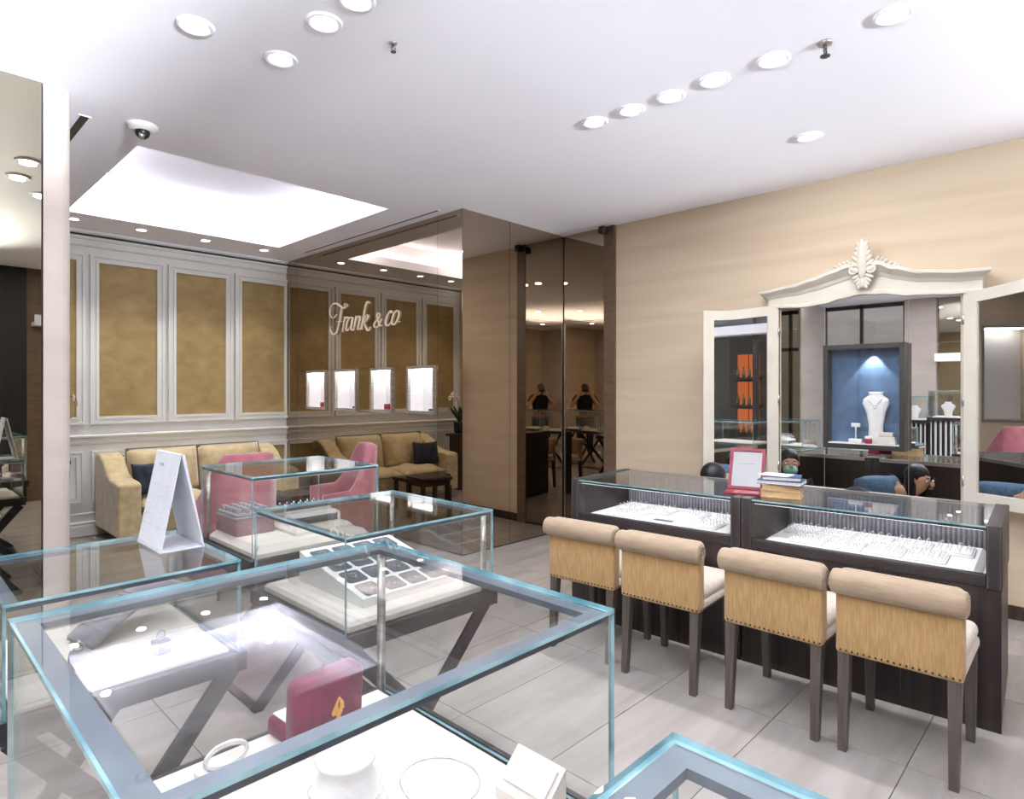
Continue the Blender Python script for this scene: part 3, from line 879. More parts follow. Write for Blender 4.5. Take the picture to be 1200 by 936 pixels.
# necklace bust base (round white drum), necklace, wedge block, bracelet
t = thing('necklace_bust', 'white round necklace bust in the foreground case, cut by the lower edge', 'display bust', (.60, 1.0, zc))
MB().lathe([(.075, 0), (.078, .01), (.07, .03), (.05, .075), (.046, .085), (.054, .098), (.052, .104), (0, .106)], 32).build('bust_form', 'white', t)
MB().tube([(.066 * math.cos(a), .066 * math.sin(a), .045 + .006 * math.cos(a * 2)) for a in [2 * PI * k / 40 for k in range(40)]], .0012, 5, closed=True).build('necklace', 'silver', t)
t = thing('necklace', 'thin silver necklace lying in a loop on the white board', 'necklace', (.775, .945, zc))
MB().tube([(.073 * math.cos(a), .083 * math.sin(a), .0022) for a in [2 * PI * k / 48 for k in range(48)]], .0018, 6, closed=True).build('chain', 'silver', t)
MB().ell((-.055, -.055, .004), (.005, .005, .004)).build('clasp', 'silver', t)
t = thing('wedge_stand', 'beige wedge display stand by the right edge of the foreground case', 'stand', (.855, .775, zc), R(0))
MB().prism([(-.035, 0), (.028, 0), (.028, .075), (-.035, .02)], -.06, .06, 'y').build('wedge_body', 'board', t)
MB().box(-.03, .024, -.05, .05, 0, .004, mat=T(0, 0, .052, ry=R(-41))).build('ledge_pad', 'white', t)
t = thing('bracelet', 'clear white bangle on a small pad in the foreground case', 'bracelet', (.485, 1.29, zc), R(20))
MB().rbox(-.035, .03, -.03, .03, 0, .014, .005).build('pad', 'white', t)
MB().tube([(.042 * math.cos(a) + .02, .034 * math.sin(a), .024 + .004 * math.cos(a)) for a in [2 * PI * k / 36 for k in range(36)]], .004, 7, closed=True, flat=1.6).build('band', 'silver', t)

# ---- contents of the left case
z2 = ZB + .028
t = thing('necklace_ramp', 'curved lilac grey necklace ramp in the left case', 'stand', (.575, 2.235, z2), R(14))
b = MB(); n = 14
vs = []
for k in range(n + 1):
    s_ = k / n; x = -.15 + .33 * s_; h = .012 + .10 * math.sin(PI * (s_ * .62 + .02)) ; 
    for yy in (-.075, .075):
        vs.append((x, yy + .05 * s_, h)); vs.append((x, yy + .05 * s_, max(0, h - .012)))
fs = []
for k in range(n):
    i = k * 4; j = i + 4
    fs += [(i, j, j + 2, i + 2), (i + 1, i + 3, j + 3, j + 1), (i, i + 1, j + 1, j), (i + 2, j + 2, j + 3, i + 3)]
fs += [(0, 2, 3, 1), (n * 4, n * 4 + 1, n * 4 + 3, n * 4 + 2)]
b.add(vs, fs, 0, True); b.build('ramp', 'lilac', t)
for k in range(9):
    s_ = .12 + k * .05; x = -.15 + .33 * s_; h = .014 + .10 * math.sin(PI * (s_ * .62 + .02))
    MB().tube([(x, -.065 + .05 * s_, h), (x + .002, 0 + .05 * s_, h + .001), (x, .065 + .05 * s_, h)], .0016, 5).build('chain', 'silver', t)
def ring_cube(x, y, z, label, rz=0, s=.042):
    t = thing('ring_cube', label, 'stand', (x, y, z), rz)
    MB().rbox(-s / 2, s / 2, -s / 2, s / 2, 0, s * .95, .005).build('cube_body', 'lilac', t)
    MB().tube([(.012 * math.cos(a), 0, s + .011 + .012 * math.sin(a)) for a in [2 * PI * k / 20 for k in range(20)]], .0018, 6, closed=True).build('ring', 'silver', t)
    MB().ell((0, 0, s + .026), (.005, .005, .004), 8, 5).build('stone', 'gem', t)
ring_cube(.59, 2.0, ZB + .02, 'grey ring cube with a ring in the left case', R(10))
ring_cube(.40, 2.06, ZB + .02, 'grey ring cube near the left end of the left case', R(-15), .046)
# calendar on the lid
t = thing('desk_calendar', 'white folded desk calendar standing on the left glass case', 'calendar', (.69, 2.242, .99))
hh = .302
b = MB(); b.prism([(-.066, 0), (-.062, 0), (-.004, hh), (.0, hh + .003), (-.006, hh + .002)], -.117, .117, 'y'); b.build('front_page', 'sign_white', t)
b = MB(); b.prism([(.066, 0), (.062, 0), (-.002, hh - .004), (.0, hh + .003), (.006, hh + .001)], -.117, .117, 'y'); b.build('back_board', 'sign_white', t)
MB().box(-.060, .060, -.115, .115, .0, .004).build('base_flap', 'sign_white', t)
b = MB()
for k in range(11):
    b.tube([(-.066 + .006 * math.cos(a), -.1 + k * .02, .006 + .006 * math.sin(a)) for a in [2 * PI * q / 10 for q in range(10)]], .0011, 5, closed=True)
b.build('spiral_binding', 'steel', t)
sl = math.atan2(.06, hh)
b = MB()
def page_mark(y0, y1, s0, s1):
    m_ = Matrix.Translation((-.0662, 0, 0)) @ Matrix.Rotation(sl, 4, 'Y')
    b.box(-.0008, 0, y0, y1, s0, s1, 0, m_)
# small faint heading block and rows, as faint as in the photograph
for dy in (0, .014, .026, .036):
    page_mark(.055 - dy, .064 - dy, .262, .272)
for rr in range(5):
    for q in range(7):
        page_mark(.085 - q * .026, .090 - q * .026, .20 - rr * .033, .204 - rr * .033)
b.build('page_print', 'grey_print', t)

# ---- pendant tray in the middle case
zc3 = ZB + .03
t = thing('pendant_tray', 'tilted white pendant tray with slate velvet wells in the middle case', 'tray', (1.40, 2.10, zc3), R(0))
TWX, TDY = .42, .46
b = MB(); b.prism([(-TDY / 2, 0), (TDY / 2, 0), (TDY / 2, .115), (-TDY / 2, .03)], -TWX / 2, TWX / 2, 'x')
tb = b.build('tray_body', 'white', t)
tl = math.atan2(.085, TDY)
for i in range(4):
    for j in range(4):
        if i == 3 and j == 0: pass
        xx = -TWX / 2 + .065 + i * .097; s_ = .06 + j * .112
        m_ = T(xx, -TDY / 2, .0302, rx=tl) @ Matrix.Translation((0, s_, 0))
        rr = []
        for (qx, qy, a0) in ((.028, .034, 0), (-.028, .034, 90), (-.028, -.034, 180), (.028, -.034, 270)):
            rr += [(qx + .013 * math.cos(R(a0 + 30 * q_)), qy + .013 * math.sin(R(a0 + 30 * q_))) for q_ in range(4)]
        wb_ = MB().prism(rr, -.003, .0014, 'z', mat=m_).build('well', 'grey_velvet', t)
        MB().tube([tuple(m_ @ Vector((.012 * math.cos(a), .005 + .016 * math.sin(a), .005))) for a in [2 * PI * k / 16 for k in range(16)]], .0012, 5, closed=True).ell(tuple(m_ @ Vector((0, -.016, .006))), (.005, .006, .004), 8, 5).build('pendant', 'silver', wb_)

# ---- rings: one mesh, many individuals
rb = MB()
rb.tube([(.0095 * math.cos(a), 0, .0095 + .0095 * math.sin(a)) for a in [2 * PI * k / 14 for k in range(14)]], .0016, 5, closed=True)
rb.ell((0, 0, .0205), (.0042, .0042, .003), 6, 4, 1)
RINGME = rb.build('ring', ['silver', 'gem'])
ring_used = [False]
def put_ring(loc, rz, label, group):
    if not ring_used[0]:
        o = RINGME; ring_used[0] = True
    else:
        o = RINGME.copy(); C.objects.link(o)
    o.location = loc; o.rotation_euler = (0, 0, rz)
    tag(o, label, 'ring', group)

# ---- far case: stepped cream ring display
zc4 = ZB + .05
t = thing('ring_riser', 'cream stepped riser carrying ring trays in the farthest case', 'stand', (1.555, 3.15, zc4), R(0))
board(t, -.065, .26, -.19, .20, 0, .03, .015, 'board', 'lower_step')
board(t, -.05, .24, -.10, .19, .03, .085, .012, 'white', 'upper_step')
MB().box(-.03, .22, -.106, -.101, .034, .070).build('blue_face', 'grey_velvet', t)
t = thing('ring_tray', 'white ring tray on the stepped riser in the farthest case', 'tray', (1.645, 3.20, zc4 + .085))
MB().rbox(-.13, .13, -.09, .09, 0, .012, .004).build('tray_base', 'white', t)
for j in range(3):
    MB().rbox(-.12, .12, -.075 + j * .056, -.05 + j * .056, .012, .022, .004).build('ring_roll', 'white', t)
for i in range(6):
    for j in range(3):
        put_ring((1.645 - .10 + i * .04, 3.20 - .062 + j * .056, zc4 + .1035), R(90 + random.uniform(-8, 8)), 'silver ring standing in the tray in the farthest case', 'rings in the farthest case')
t = thing('tray_riser', 'mauve riser box under the lilac ring tray in the farthest case', 'stand', (1.37, 3.28, zc4))
MB().rbox(-.10, .10, -.13, .13, 0, .085, .006).build('riser_body', 'mauve', t)
MB().rbox(-.104, .104, -.134, .134, .085, .095, .003, 2).build('riser_lid', 'lilac', t)
t = thing('ring_tray', 'lilac grey tray of ring blocks at the lounge side of the farthest case', 'tray', (1.37, 3.28, zc4 + .095))
MB().rbox(-.098, .098, -.125, .125, 0, .016, .005).build('tray_base', 'lilac', t)
for i in range(4):
    for j in range(5):
        MB().rbox(-.085 + i * .045, -.06 + i * .045, -.105 + j * .045, -.08 + j * .045, .016, .04, .004).build('ring_block', 'lilac', t)

# ---- things in the camera-side case and pedestals
t = thing('necklace_bust', 'white necklace bust in the slatted pedestal case', 'display bust', (-1.3, 1.78, 1.10))
def bust(t, h=.22, wmat='white'):
    b = MB()
    prof = [(0, .055, .05), (.12, .05, .045), (.35, .058, .05), (.6, .085, .055), (.72, .092, .055), (.82, .07, .05), (.9, .042, .04), (1, .048, .046)]
    seg = 20; vs = []; fs = []
    for (s_, ry, rx) in prof:
        for k in range(seg):
            a = 2 * PI * k / seg
            vs.append((rx * h / .22 * math.cos(a) * .7, ry * h / .22 * math.sin(a), s_ * h))
    for i in range(len(prof) - 1):
        for k in range(seg):
            k2 = (k + 1) % seg
            fs.append((i * seg + k, i * seg + k2, (i + 1) * seg + k2, (i + 1) * seg + k))
    fs += [list(range(seg))[::-1], [(len(prof) - 1) * seg + k for k in range(seg)]]
    b.add(vs, fs, 0, True)
    return b.build('bust_form', wmat, t)
bust(t)
t = thing('necklace_bust', 'white necklace bust in the farther slatted pedestal case', 'display bust', (-2.1, 2.37, 1.02)); bust(t)

# ================================================================== DISPLAY COUNTER
CR = R(3.3)
CO = Vector((3.42, .335, 0))
def cw(x, y, z=0):   # counter local -> world
    return (CO.x + x * math.cos(CR) - y * math.sin(CR), CO.y + x * math.sin(CR) + y * math.cos(CR), z)
def counter_unit(y0, y1, label, end_left):
    t = thing('display_counter', label, 'counter', cw(.345, (y0 + y1) / 2), CR, 'display counters')
    hl = (y1 - y0) / 2; X = -.345
    pt = .057; dp = .69; zr0, zr1, zt = .63, .685, .90
    # wooden body with plinth, vertical boards on the front
    MB().box(X + .03, X + dp - .03, -hl + .02, hl - .02, 0, .04).build('plinth', 'black', t)
    MB().box(X + .012, X + dp - .02, -hl + .004, hl - .004, .04, zr0).build('body', 'wenge', t)
    nb = 3
    for k in range(nb):
        a = -hl + .002 + (2 * hl - .004) * k / nb; e = -hl + .002 + (2 * hl - .004) * (k + 1) / nb
        MB().box(X, X + .012, a + .001, e - .001, 0.0, zr0 - .001).build('front_panel', 'wenge', t)
    # leather rail and end posts
    MB().rbox(X - .004, X + .03, -hl + pt, hl - pt, zr0, zr1, .004, 2).build('front_rail', 'leather', t)
    for s_ in (-1, 1):
        a = -hl if s_ < 0 else hl - pt
        p = MB().rbox(X - .006, X + dp, a, a + pt, zr0 - .01, zt + .004, .004, 2).build('end_post', 'leather', t)
        MB().box(X - .0068, X - .006, a + .006, a + .0075, zr0, zt).box(X - .0068, X - .006, a + pt - .0075, a + pt - .006, zr0, zt).build('stitch_line', 'stitch', p)
    # interior
    MB().box(X + .03, X + dp - .01, -hl + pt, hl - pt, zr0, zr0 + .012).build('deck', 'white', t)
    MB().box(X + dp - .03, X + dp - .011, -hl + pt, hl - pt, zr0 + .012, zt - .012).build('back_lining', 'lilac', t)
    nf = 46
    b = MB()
    for k in range(nf):
        yy = -hl + pt + (2 * hl - 2 * pt) * (k + .5) / nf
        b.tube([(X + dp - .031, yy, zr0 + .012), (X + dp - .031, yy, zt - .02)], .006, 6)
    o = b.build('fluted_lining', 'rail', t); o['kind'] = 'stuff'
    # glass
    pane(X, X + .008, -hl + pt, hl - pt, zr1 - .01, zt - .008, t, 'front_glass')
    pane(X - .002, X + dp - .012, -hl + pt, hl - pt, zt - .008, zt, t, 'top_glass')
    MB().box(X + dp - .014, X + dp, -hl + pt, hl - pt, zt - .03, zt + .001).build('rear_rail', 'steel', t)
    r = MB().box(X + .010, X + .034, -hl + pt, hl - pt, zt - .022, zt - .009).build('light_rail', 'dark_steel', t)
    MB().box(X + .014, X + .030, -hl + pt + .01, hl - pt - .01, zt - .0235, zt - .0222).build('led_strip', emit('counter_led', (1, 1, 1), 2.6), r)
    MB().box(X + dp - .0105, X + dp - .001, -hl + pt, hl - pt, zr0 - .018, zt - .03).build('rear_panel', 'wenge', t)
    # rear doors
    nd = 3
    for k in range(nd):
        a = -hl + .03 + (2 * hl - .06) * k / nd; e = -hl + .03 + (2 * hl - .06) * (k + 1) / nd
        d = MB().box(X + dp - .02, X + dp - .002, a + .003, e - .003, .05, zr0 - .02).build('rear_door', 'wenge', t)
        MB().box(X + dp - .002, X + dp + .014, e - .05, e - .04, .42, .56).build('handle', 'steel', d)
    MB().box(X + dp - .002, X + dp + .004, -.05, -.005, .52, .56).build('socket_plate', 'paper', t)
    # bed
    bx0, bx1 = X + .05, X + dp - .05
    b = board(t, bx0, bx1, -hl + pt + .025, hl - pt - .025, zr0 + .012, zr0 + .045, .025, 'white', 'display_bed')
    return t, hl
cR, hR = counter_unit(0, 1.137, 'dark wood glass-topped display counter at the right end', False)
cL, hL = counter_unit(1.140, 2.283, 'dark wood glass-topped display counter at the mirror corner', True)
# ring trays on the beds
def cloc(unit_y, x, y, z): return cw(.345 + x, unit_y + y, z)
tray0 = None
def make_tray(loc, label, grp, rows=3, cols=4):
    global tray0
    if tray0 is None:
        t = thing('ring_tray', label, 'tray', loc, CR, grp)
        MB().rbox(-.10, .10, -.085, .085, 0, .012, .003, 2).build('tray_base', 'white', t)
        for j in range(4):
            MB().rbox(-.092 + j * .048, -.055 + j * .048, -.078, .078, .012, .02, .004, 2).build('ring_roll', 'white', t)
        tray0 = t
    else:
        t = copy_tree(tray0); t.location = loc; t.rotation_euler = (0, 0, CR)
        tag(t, label, 'tray', grp)
    return t
zt_ = .63 + .045
yL, yR = (1.140 + 2.283) / 2, 1.137 / 2
spotsL = [(-.02, .36, 'corner end'), (-.02, .15, 'corner end, second'), (-.02, -.06, 'third'), (-.02, -.27, 'fourth'), (-.22, -.36, 'front')]
n_ = 0
ordw = ['first', 'second', 'third', 'fourth', 'fifth', 'sixth', 'seventh', 'eighth']
posL = [(.06, .33), (.06, .11), (.06, -.11), (.06, -.33), (-.16, .22), (-.16, -.30)]
posR = [(.08, .36), (.08, .18), (.08, 0.0), (.08, -.18), (.08, -.36), (-.14, .27), (-.14, .09), (-.14, -.09), (-.14, -.27)]
for un, yy, pos in (('counter at the mirror corner', yL, posL), ('right-hand counter', yR, posR)):
    for k, (dx, dy) in enumerate(pos):
        rown = 'back' if dx > 0 else 'front'
        kk = k if dx > 0 else k - sum(1 for p in pos if p[0] > 0)
        loc = cloc(yy, dx, dy, zt_)
        make_tray(loc, 'white ring tray, %s in the %s row of the %s' % (ordw[kk], rown, un), 'ring trays in the counters')
        for j in range(4):
            for i in range(4):
                if random.random() < .12: continue
                lx = dx - .074 + j * .048; ly = dy - .06 + i * .04
                put_ring(cloc(yy, lx, ly, zt_ + .0165), CR + R(90) + R(random.uniform(-12, 12)), 'silver ring in the trays of the %s' % un, 'rings in the %s' % un)
t = thing('price_card', 'flat grey card lying in front of the ring trays at the mirror corner', 'card', cloc(yL, -.22, -.04, zt_), CR + R(4))
MB().rbox(-.03, .03, -.075, .075, 0, .008, .003, 2).build('card_tray', 'white', t)
MB().box(-.022, .022, -.062, .062, .008, .0095).build('card_face', 'grey_velvet', t)

# ---- table mirror and books on the counter
t = thing('table_mirror', 'magenta framed table mirror on the counter', 'mirror', cw(.17, 1.185, .901), R(15))
# local -x faces the customer
MB().rbox(-.085, .085, -.10, .10, 0, .014, .004, 2).build('base_flap', 'pink_leather', t)
ph = .26; tlm = R(28)
Mx = T(.05, 0, .014, ry=tlm)
b = MB(); f = .018
for (a, e, z0, z1) in ((-.10, -.10 + f, 0, ph), (.10 - f, .10, 0, ph), (-.10 + f, .10 - f, 0, f), (-.10 + f, .10 - f, ph - f, ph)):
    b.box(-.006, .010, a, e, z0, z1, 0, Mx)
b.build('frame', 'pink_leather', t)
MB().box(.002, .008, -.10 + f, .10 - f, f, ph - f, 0, Mx).build('mirror_glass', 'mirror', t)
MB().box(-.003, .003, -.05, .05, 0, .17, 0, T(.20, 0, .004, ry=R(-24))).build('easel_leg', 'pink_leather', t)
def book(loc, rz, sx, sy, h, cover, label, name='book'):
    t = thing(name, label, 'book', loc, rz, 'books stacked on the counter')
    MB().box(-sx / 2, sx / 2, -sy / 2, sy / 2, 0, .003).box(-sx / 2, sx / 2, -sy / 2, sy / 2, h - .003, h).box(sx / 2 - .003, sx / 2, -sy / 2, sy / 2, .003, h - .003).build('cover', cover, t)
    MB().box(-sx / 2 + .004, sx / 2 - .004, -sy / 2 + .004, sy / 2 - .004, .003, h - .003).build('pages', 'paper' if cover != 'kraft' else 'kraft', t)
bx, by = .21, .985
zz = .901
for (h, cov, lb, rz, sx, sy) in ((.038, 'kraft', 'tan book at the bottom of the stack beside the magenta mirror', 10, .15, .21), (.034, 'kraft', 'upper tan book under the blue folders', 13, .15, .20), (.024, 'blue_book', 'lower blue folder on the tan books, sticking out', 4, .17, .23), (.022, 'blue_book', 'upper blue folder near the top of the stack', 14, .15, .20)):
    book(cw(bx, by, zz), CR + R(rz), sx, sy, h, cov, lb); zz += h
t = tag(MB().box(-.06, .06, -.08, .08, 0, .003).build('paper_sheet', 'paper', None, cw(bx, by + .03, zz)), 'white paper sheet on top of the blue folders', 'paper')

# ================================================================== STOOL CHAIRS
def make_chair():
    t = thing('dining_chair', '', 'chair', (0, 0, 0), 0, 'upholstered chairs at the counter')
    hw = .221
    # backrest slab: outside (rear) gold chenille; profile in (x,z) extruded along y
    b = MB()
    b.rbox(-.015, .055, -hw, hw, .40, .70, .016, 3); b.build('back_panel', 'chenille', t)
    b = MB()
    b.rbox(.045, .075, -hw + .01, hw - .01, .49, .70, .014, 3); b.build('inner_back', 'beige_fab', t)
    # scroll roll on top, curling to the rear
    b = MB(); seg = 28; vs = []; fs = []
    cx, cz, r = -.012, .700, .052
    prof = [(cx + r * math.cos(a) * 1.02, cz + r * math.sin(a)) for a in [2 * PI * k / seg for k in range(seg)]]
    ysx = [(-hw - .012, .82), (-hw - .008, .94), (-hw + .004, 1.0), (hw - .004, 1.0), (hw + .008, .94), (hw + .012, .82)]
    for (yy, s_) in ysx:
        for (a, z) in prof: vs.append((cx + (a - cx) * s_, yy, cz + (z - cz) * s_))
    for i in range(len(ysx) - 1):
        for k in range(seg):
            k2 = (k + 1) % seg
            fs.append((i * seg + k, i * seg + k2, (i + 1) * seg + k2, (i + 1) * seg + k))
    fs += [list(range(seg))[::-1], [(len(ysx) - 1) * seg + k for k in range(seg)]]
    b.add(vs, fs, 0, True)
    b.rbox(-.01, .072, -hw, hw, .64, .748, .03, 4)
    rl = b.build('scroll_roll', 'beige_fab', t)
    for s_ in (-1, 1):
        b = MB()
        for q in (.034, .020):
            b.tube([(cx + q * math.cos(a), s_ * (hw + .0125), cz + q * math.sin(a)) for a in [2 * PI * k / 20 for k in range(20)]], .004, 5, closed=True)
        b.ell((cx, s_ * (hw + .012), cz), (.011, .005, .011), 10, 6)
        b.build('scroll_button', 'beige_fab', rl)
    # seat
    b = MB(); b.rbox(.03, .455, -hw, hw, .40, .455, .02, 3); b.build('seat_rail', 'seat_fab', t)
    b = MB(); b.rbox(.05, .46, -hw + .004, hw - .004, .44, .515, .035, 4); b.build('seat', 'seat_fab', t)
    # nailheads along the lower edge
    b = MB()
    k = -hw + .012
    while k < hw - .006:
        b.ell((-.0155, k, .417), (.004, .005, .005), 6, 4); k += .0215
    x = .01
    while x < .445:
        for s_ in (-1, 1): b.ell((x, s_ * (hw + .001), .417), (.005, .004, .005), 6, 4)
        x += .0215
    o = b.build('nailhead_trim', 'nail', t); o['kind'] = 'stuff'
    # legs, tapering, rear ones splayed back
    for s_ in (-1, 1):
        for (xt, xb) in ((.018, -.015), (.42, .432)):
            b = MB(); vs = []
            yt = s_ * (hw - .03)
            for (xx, z, hwid) in ((xb, 0.0, .016), (xt, .41, .023)):
                for (dx, dy) in ((-1, -1), (1, -1), (1, 1), (-1, 1)):
                    vs.append((xx + dx * hwid, yt + dy * hwid, z))
            b.add(vs, [(0, 3, 2, 1), (4, 5, 6, 7), (0, 1, 5, 4), (1, 2, 6, 5), (2, 3, 7, 6), (3, 0, 4, 7)])
            b.build('leg', 'chair_leg', t)
    return t
ch0 = make_chair()
CH = [(2.835, .61, R(1), 'beige scroll-back chair nearest the camera, at the right'), (2.83, 1.10, R(0), 'scroll-back chair second from the right at the counter'),
      (2.815, 1.665, R(3), 'scroll-back chair third from the right at the counter'), (2.81, 2.165, R(4), 'farthest scroll-back chair, at the corner of the counter')]
for k, (x, y, a, lb) in enumerate(CH):
    o = ch0 if k == 0 else copy_tree(ch0)
    o.location = (x, y, 0); o.rotation_euler = (0, 0, a)
    tag(o, lb, 'chair', 'upholstered chairs at the counter')

# ================================================================== VANITY MIRROR CABINET
VX = 5.10
v = thing('mirror_cabinet', 'cream wall vanity with carved crest and three mirror panels on the stone wall', 'mirror cabinet', (VX, 1.30, .74))
VY0, VY1 = .71, 1.915
def L_(y): return y - 1.30
def Zl(z): return z - .74
MB().box(.002, .085, L_(VY0), L_(VY1), 0, Zl(2.18)).build('carcass', 'cream_lacquer', v)
for y0, y1 in ((VY0 + .01, 1.021), (1.021, 1.577), (1.577, VY1 - .01)):
    MB().box(-.006, .002, L_(y0) + .0015, L_(y1) - .0015, .01, Zl(2.20)).build('mirror_pane', 'mirror', v)
MB().box(-.03, .0, L_(VY0), L_(VY1), -.02, .012).build('bottom_ledge', 'cream_lacquer', v)
# cornice
import bisect
def interp(tab, x):
    if x <= tab[0][0]: return tab[0][1]
    if x >= tab[-1][0]: return tab[-1][1]
    for i in range(len(tab) - 1):
        if tab[i][0] <= x <= tab[i + 1][0]:
            s_ = (x - tab[i][0]) / (tab[i + 1][0] - tab[i][0]); s_ = s_ * s_ * (3 - 2 * s_)
            return tab[i][1] + (tab[i + 1][1] - tab[i][1]) * s_
TOP = [(.57, 2.296), (.70, 2.302), (.935, 2.330), (1.10, 2.385), (1.20, 2.435), (1.297, 2.455), (1.40, 2.435), (1.51, 2.405), (1.64, 2.368), (1.80, 2.328), (2.03, 2.298)]
BOT = [(.57, 2.15), (.70, 2.148), (1.02, 2.168), (1.18, 2.197), (1.34, 2.205), (1.45, 2.19), (1.57, 2.163), (1.70, 2.150), (2.03, 2.165)]
b = MB(); n = 60; vs = []; fs = []
prof = [(0.085, 0), (-.035, 0), (-.035, .10), (-.022, .16), (-.022, .52), (-.03, .56), (-.04, .66), (-.07, .78), (-.085, .86), (-.085, .97), (-.075, 1.0), (.085, 1.0)]
for k in range(n + 1):
    s_ = k / n
    y = .60 + (2.0 - .60) * s_
    zb_, zt2 = interp(BOT, y), interp(TOP, y)
    for (dx, q) in prof:
        out = max(0, -dx - .03) if q > .5 else 0
        ye = y + (0 if 0 < k < n else (-out if k == 0 else out))
        vs.append((dx, L_(ye), Zl(zb_ + (zt2 - zb_) * q)))
m_ = len(prof)
for k in range(n):
    for i in range(m_):
        j = (i + 1) % m_
        fs.append((k * m_ + i, k * m_ + j, (k + 1) * m_ + j, (k + 1) * m_ + i))
fs += [list(range(m_)), list(range(n * m_, (n + 1) * m_))[::-1]]
b.add(vs, fs)
cn = b.build('cornice', 'cream_lacquer', v)
# carved crest: central acanthus, side leaves, scrolls
b = MB()
def leaf(bb, y, z, ang, ln, wd, x=-.075, lift=.012):
    """small pointed relief leaf"""
    m_ = Matrix.Translation((x, L_(y), Zl(z))) @ Matrix.Rotation(ang, 4, 'X')
    bb.ell((0, 0, ln / 2), (lift, wd / 2, ln / 2), 8, 7, 0, m_)
leaf(b, 1.297, 2.30, 0, .31, .075, -.085, .022)
for k in range(6):
    z = 2.36 + k * .035
    for s_ in (-1, 1):
        leaf(b, 1.297 + s_ * .015, z, -s_ * R(62 - k * 8), .085 - k * .007, .034, -.085)
for k in range(4):
    z = 2.345 - k * .022
    for s_ in (-1, 1):
        leaf(b, 1.297 + s_ * .01, z, -s_ * R(115 + k * 14), .07 - k * .008, .03, -.075)
leaf(b, 1.297, 2.34, PI, .10, .05, -.078, .016)
for s_ in (-1, 1):
    for k in range(6):
        y = 1.297 + s_ * (.075 + k * .030)
        leaf(b, y, interp(TOP, y) - .012, -s_ * R(42), .05 - k * .004, .024, -.07)
    sc = []
    for k in range(26):
        a = k / 25 * 3.2 * PI; r = .034 * (1 - k / 30)
        sc.append((-.085, L_(1.297 + s_ * (.055 + r * math.sin(a))), Zl(2.375 + r * math.cos(a))))
    b.tube(sc, .009, 7)
    arm = [(-.085, L_(1.297 + s_ * (.055 + q * .17)), Zl(interp(TOP, 1.297 + s_ * (.055 + q * .17)) - .03)) for q in [k / 10 for k in range(11)]]
    b.tube(arm, [.012 - .008 * k / 10 for k in range(11)], 7)
b.build('carved_crest', 'cream_lacquer', cn)
# doors
def door(hy, ang, ln, sgn, label):
    """ang: rotation of the leaf; leaf runs along its local y*sgn from the hinge, mirror faces local -x"""
    d = bpy.data.objects.new('mirror_door', None); C.objects.link(d); d.parent = v
    d.location = (-.012, L_(hy), 0); d.rotation_euler = (0, 0, ang)
    d['label'] = label
    st = .085; h0 = .0
    def top(s_):   # wavy top rail
        return 1.415 + .045 * (s_ ** 2 * (3 - 2 * s_)) if sgn < 0 else 1.415 + .02 * math.cos(s_ * PI * 1.15 + .25 + PI) * -1 + .005
    def itop(s_): return top(s_) - .075
    N = 20
    b = MB()
    def slab(pts):
        b.prism([(sgn * a, z) for a, z in pts], -.012, .016, 'x')
    slab([(0, h0), (st, h0), (st, itop(st / ln)), (st, top(st / ln)), (0, top(0))])
    slab([(ln - st, h0), (ln, h0), (ln, top(1)), (ln - st, top(1 - st / ln)), (ln - st, itop(1 - st / ln))])
    slab([(st, h0), (ln - st, h0), (ln - st, h0 + .085), (st, h0 + .085)])
    us = [st + (ln - 2 * st) * k / N for k in range(N + 1)]
    slab([(a, itop(a / ln)) for a in us] + [(a, top(a / ln)) for a in us[::-1]])
    b.build('door_frame', 'cream_lacquer', d)
    b = MB()
    b.prism([(sgn * a, z) for a, z in [(st, .085)] + [(ln - st, .085)] + [(a, itop(a / ln)) for a in us[::-1]]], .0, .006, 'x')
    b.build('door_mirror', 'mirror', d)
    b = MB()
    for z in (.12, .65, 1.2): b.lathe([(.008, 0), (.008, .07)], 10, mat=T(-.012, 0, z))
    b.build('hinges', 'steel', d)
    return d
door(1.925, R(42), .60, 1, 'left mirror door of the vanity, swung open')
door(.70, R(-24.5), .60, -1, 'right mirror door of the vanity, swung open')
# display box hung on the middle mirror
BY0, BY1, BZ0, BZ1 = 1.023, 1.556, 1.07, 1.835
t = thing('display_box', 'charcoal framed blue display box with lit necklace bust, on the vanity mirror', 'display case', (VX - .008, (BY0 + BY1) / 2, BZ0))
hw = (BY1 - BY0) / 2; hh = BZ1 - BZ0; f = .034; dpt = .10
b = MB()
b.box(-dpt, 0, -hw, -hw + f, 0, hh); b.box(-dpt, 0, hw - f, hw, 0, hh); b.box(-dpt, 0, -hw + f, hw - f, 0, f); b.box(-dpt, 0, -hw + f, hw - f, hh - f, hh)
b.build('frame', 'blackframe', t)
MB().box(-.008, -.002, -hw + f, hw - f, f, hh - f).build('blue_backing', 'navy', t)
MB().box(-dpt + .01, -.008, -hw + f, hw - f, f, f + .008).build('shelf', 'white', t)
l_ = MB().box(-.05, -.03, -.06, -.02, hh - f - .012, hh - f).build('lamp_housing', 'black', t)
sl_ = spot(0, 0, 0, 5, 80, .35, .008)
so = bpy.data.objects.new('lamp_beam', sl_); C.objects.link(so); so.parent = t; so.location = (-.05, -.05, hh - f - .02); so.rotation_euler = (0, R(-9), 0)
pane(-dpt + .004, -dpt + .008, -hw + f, hw - f, f, hh - f, t, 'front_glass')
zs = BZ0 + f + .008
t = thing('necklace_bust', 'tall white necklace bust with pendant in the blue display box', 'display bust', (VX - .052, 1.215, zs))
b = MB(); prof = [(0, .058, .03), (.08, .05, .03), (.35, .046, .026), (.6, .062, .03), (.78, .088, .032), (.86, .080, .032), (.93, .048, .028), (.96, .044, .028), (1.0, .050, .032)]
seg = 22; vs = []; fs = []; h = .375
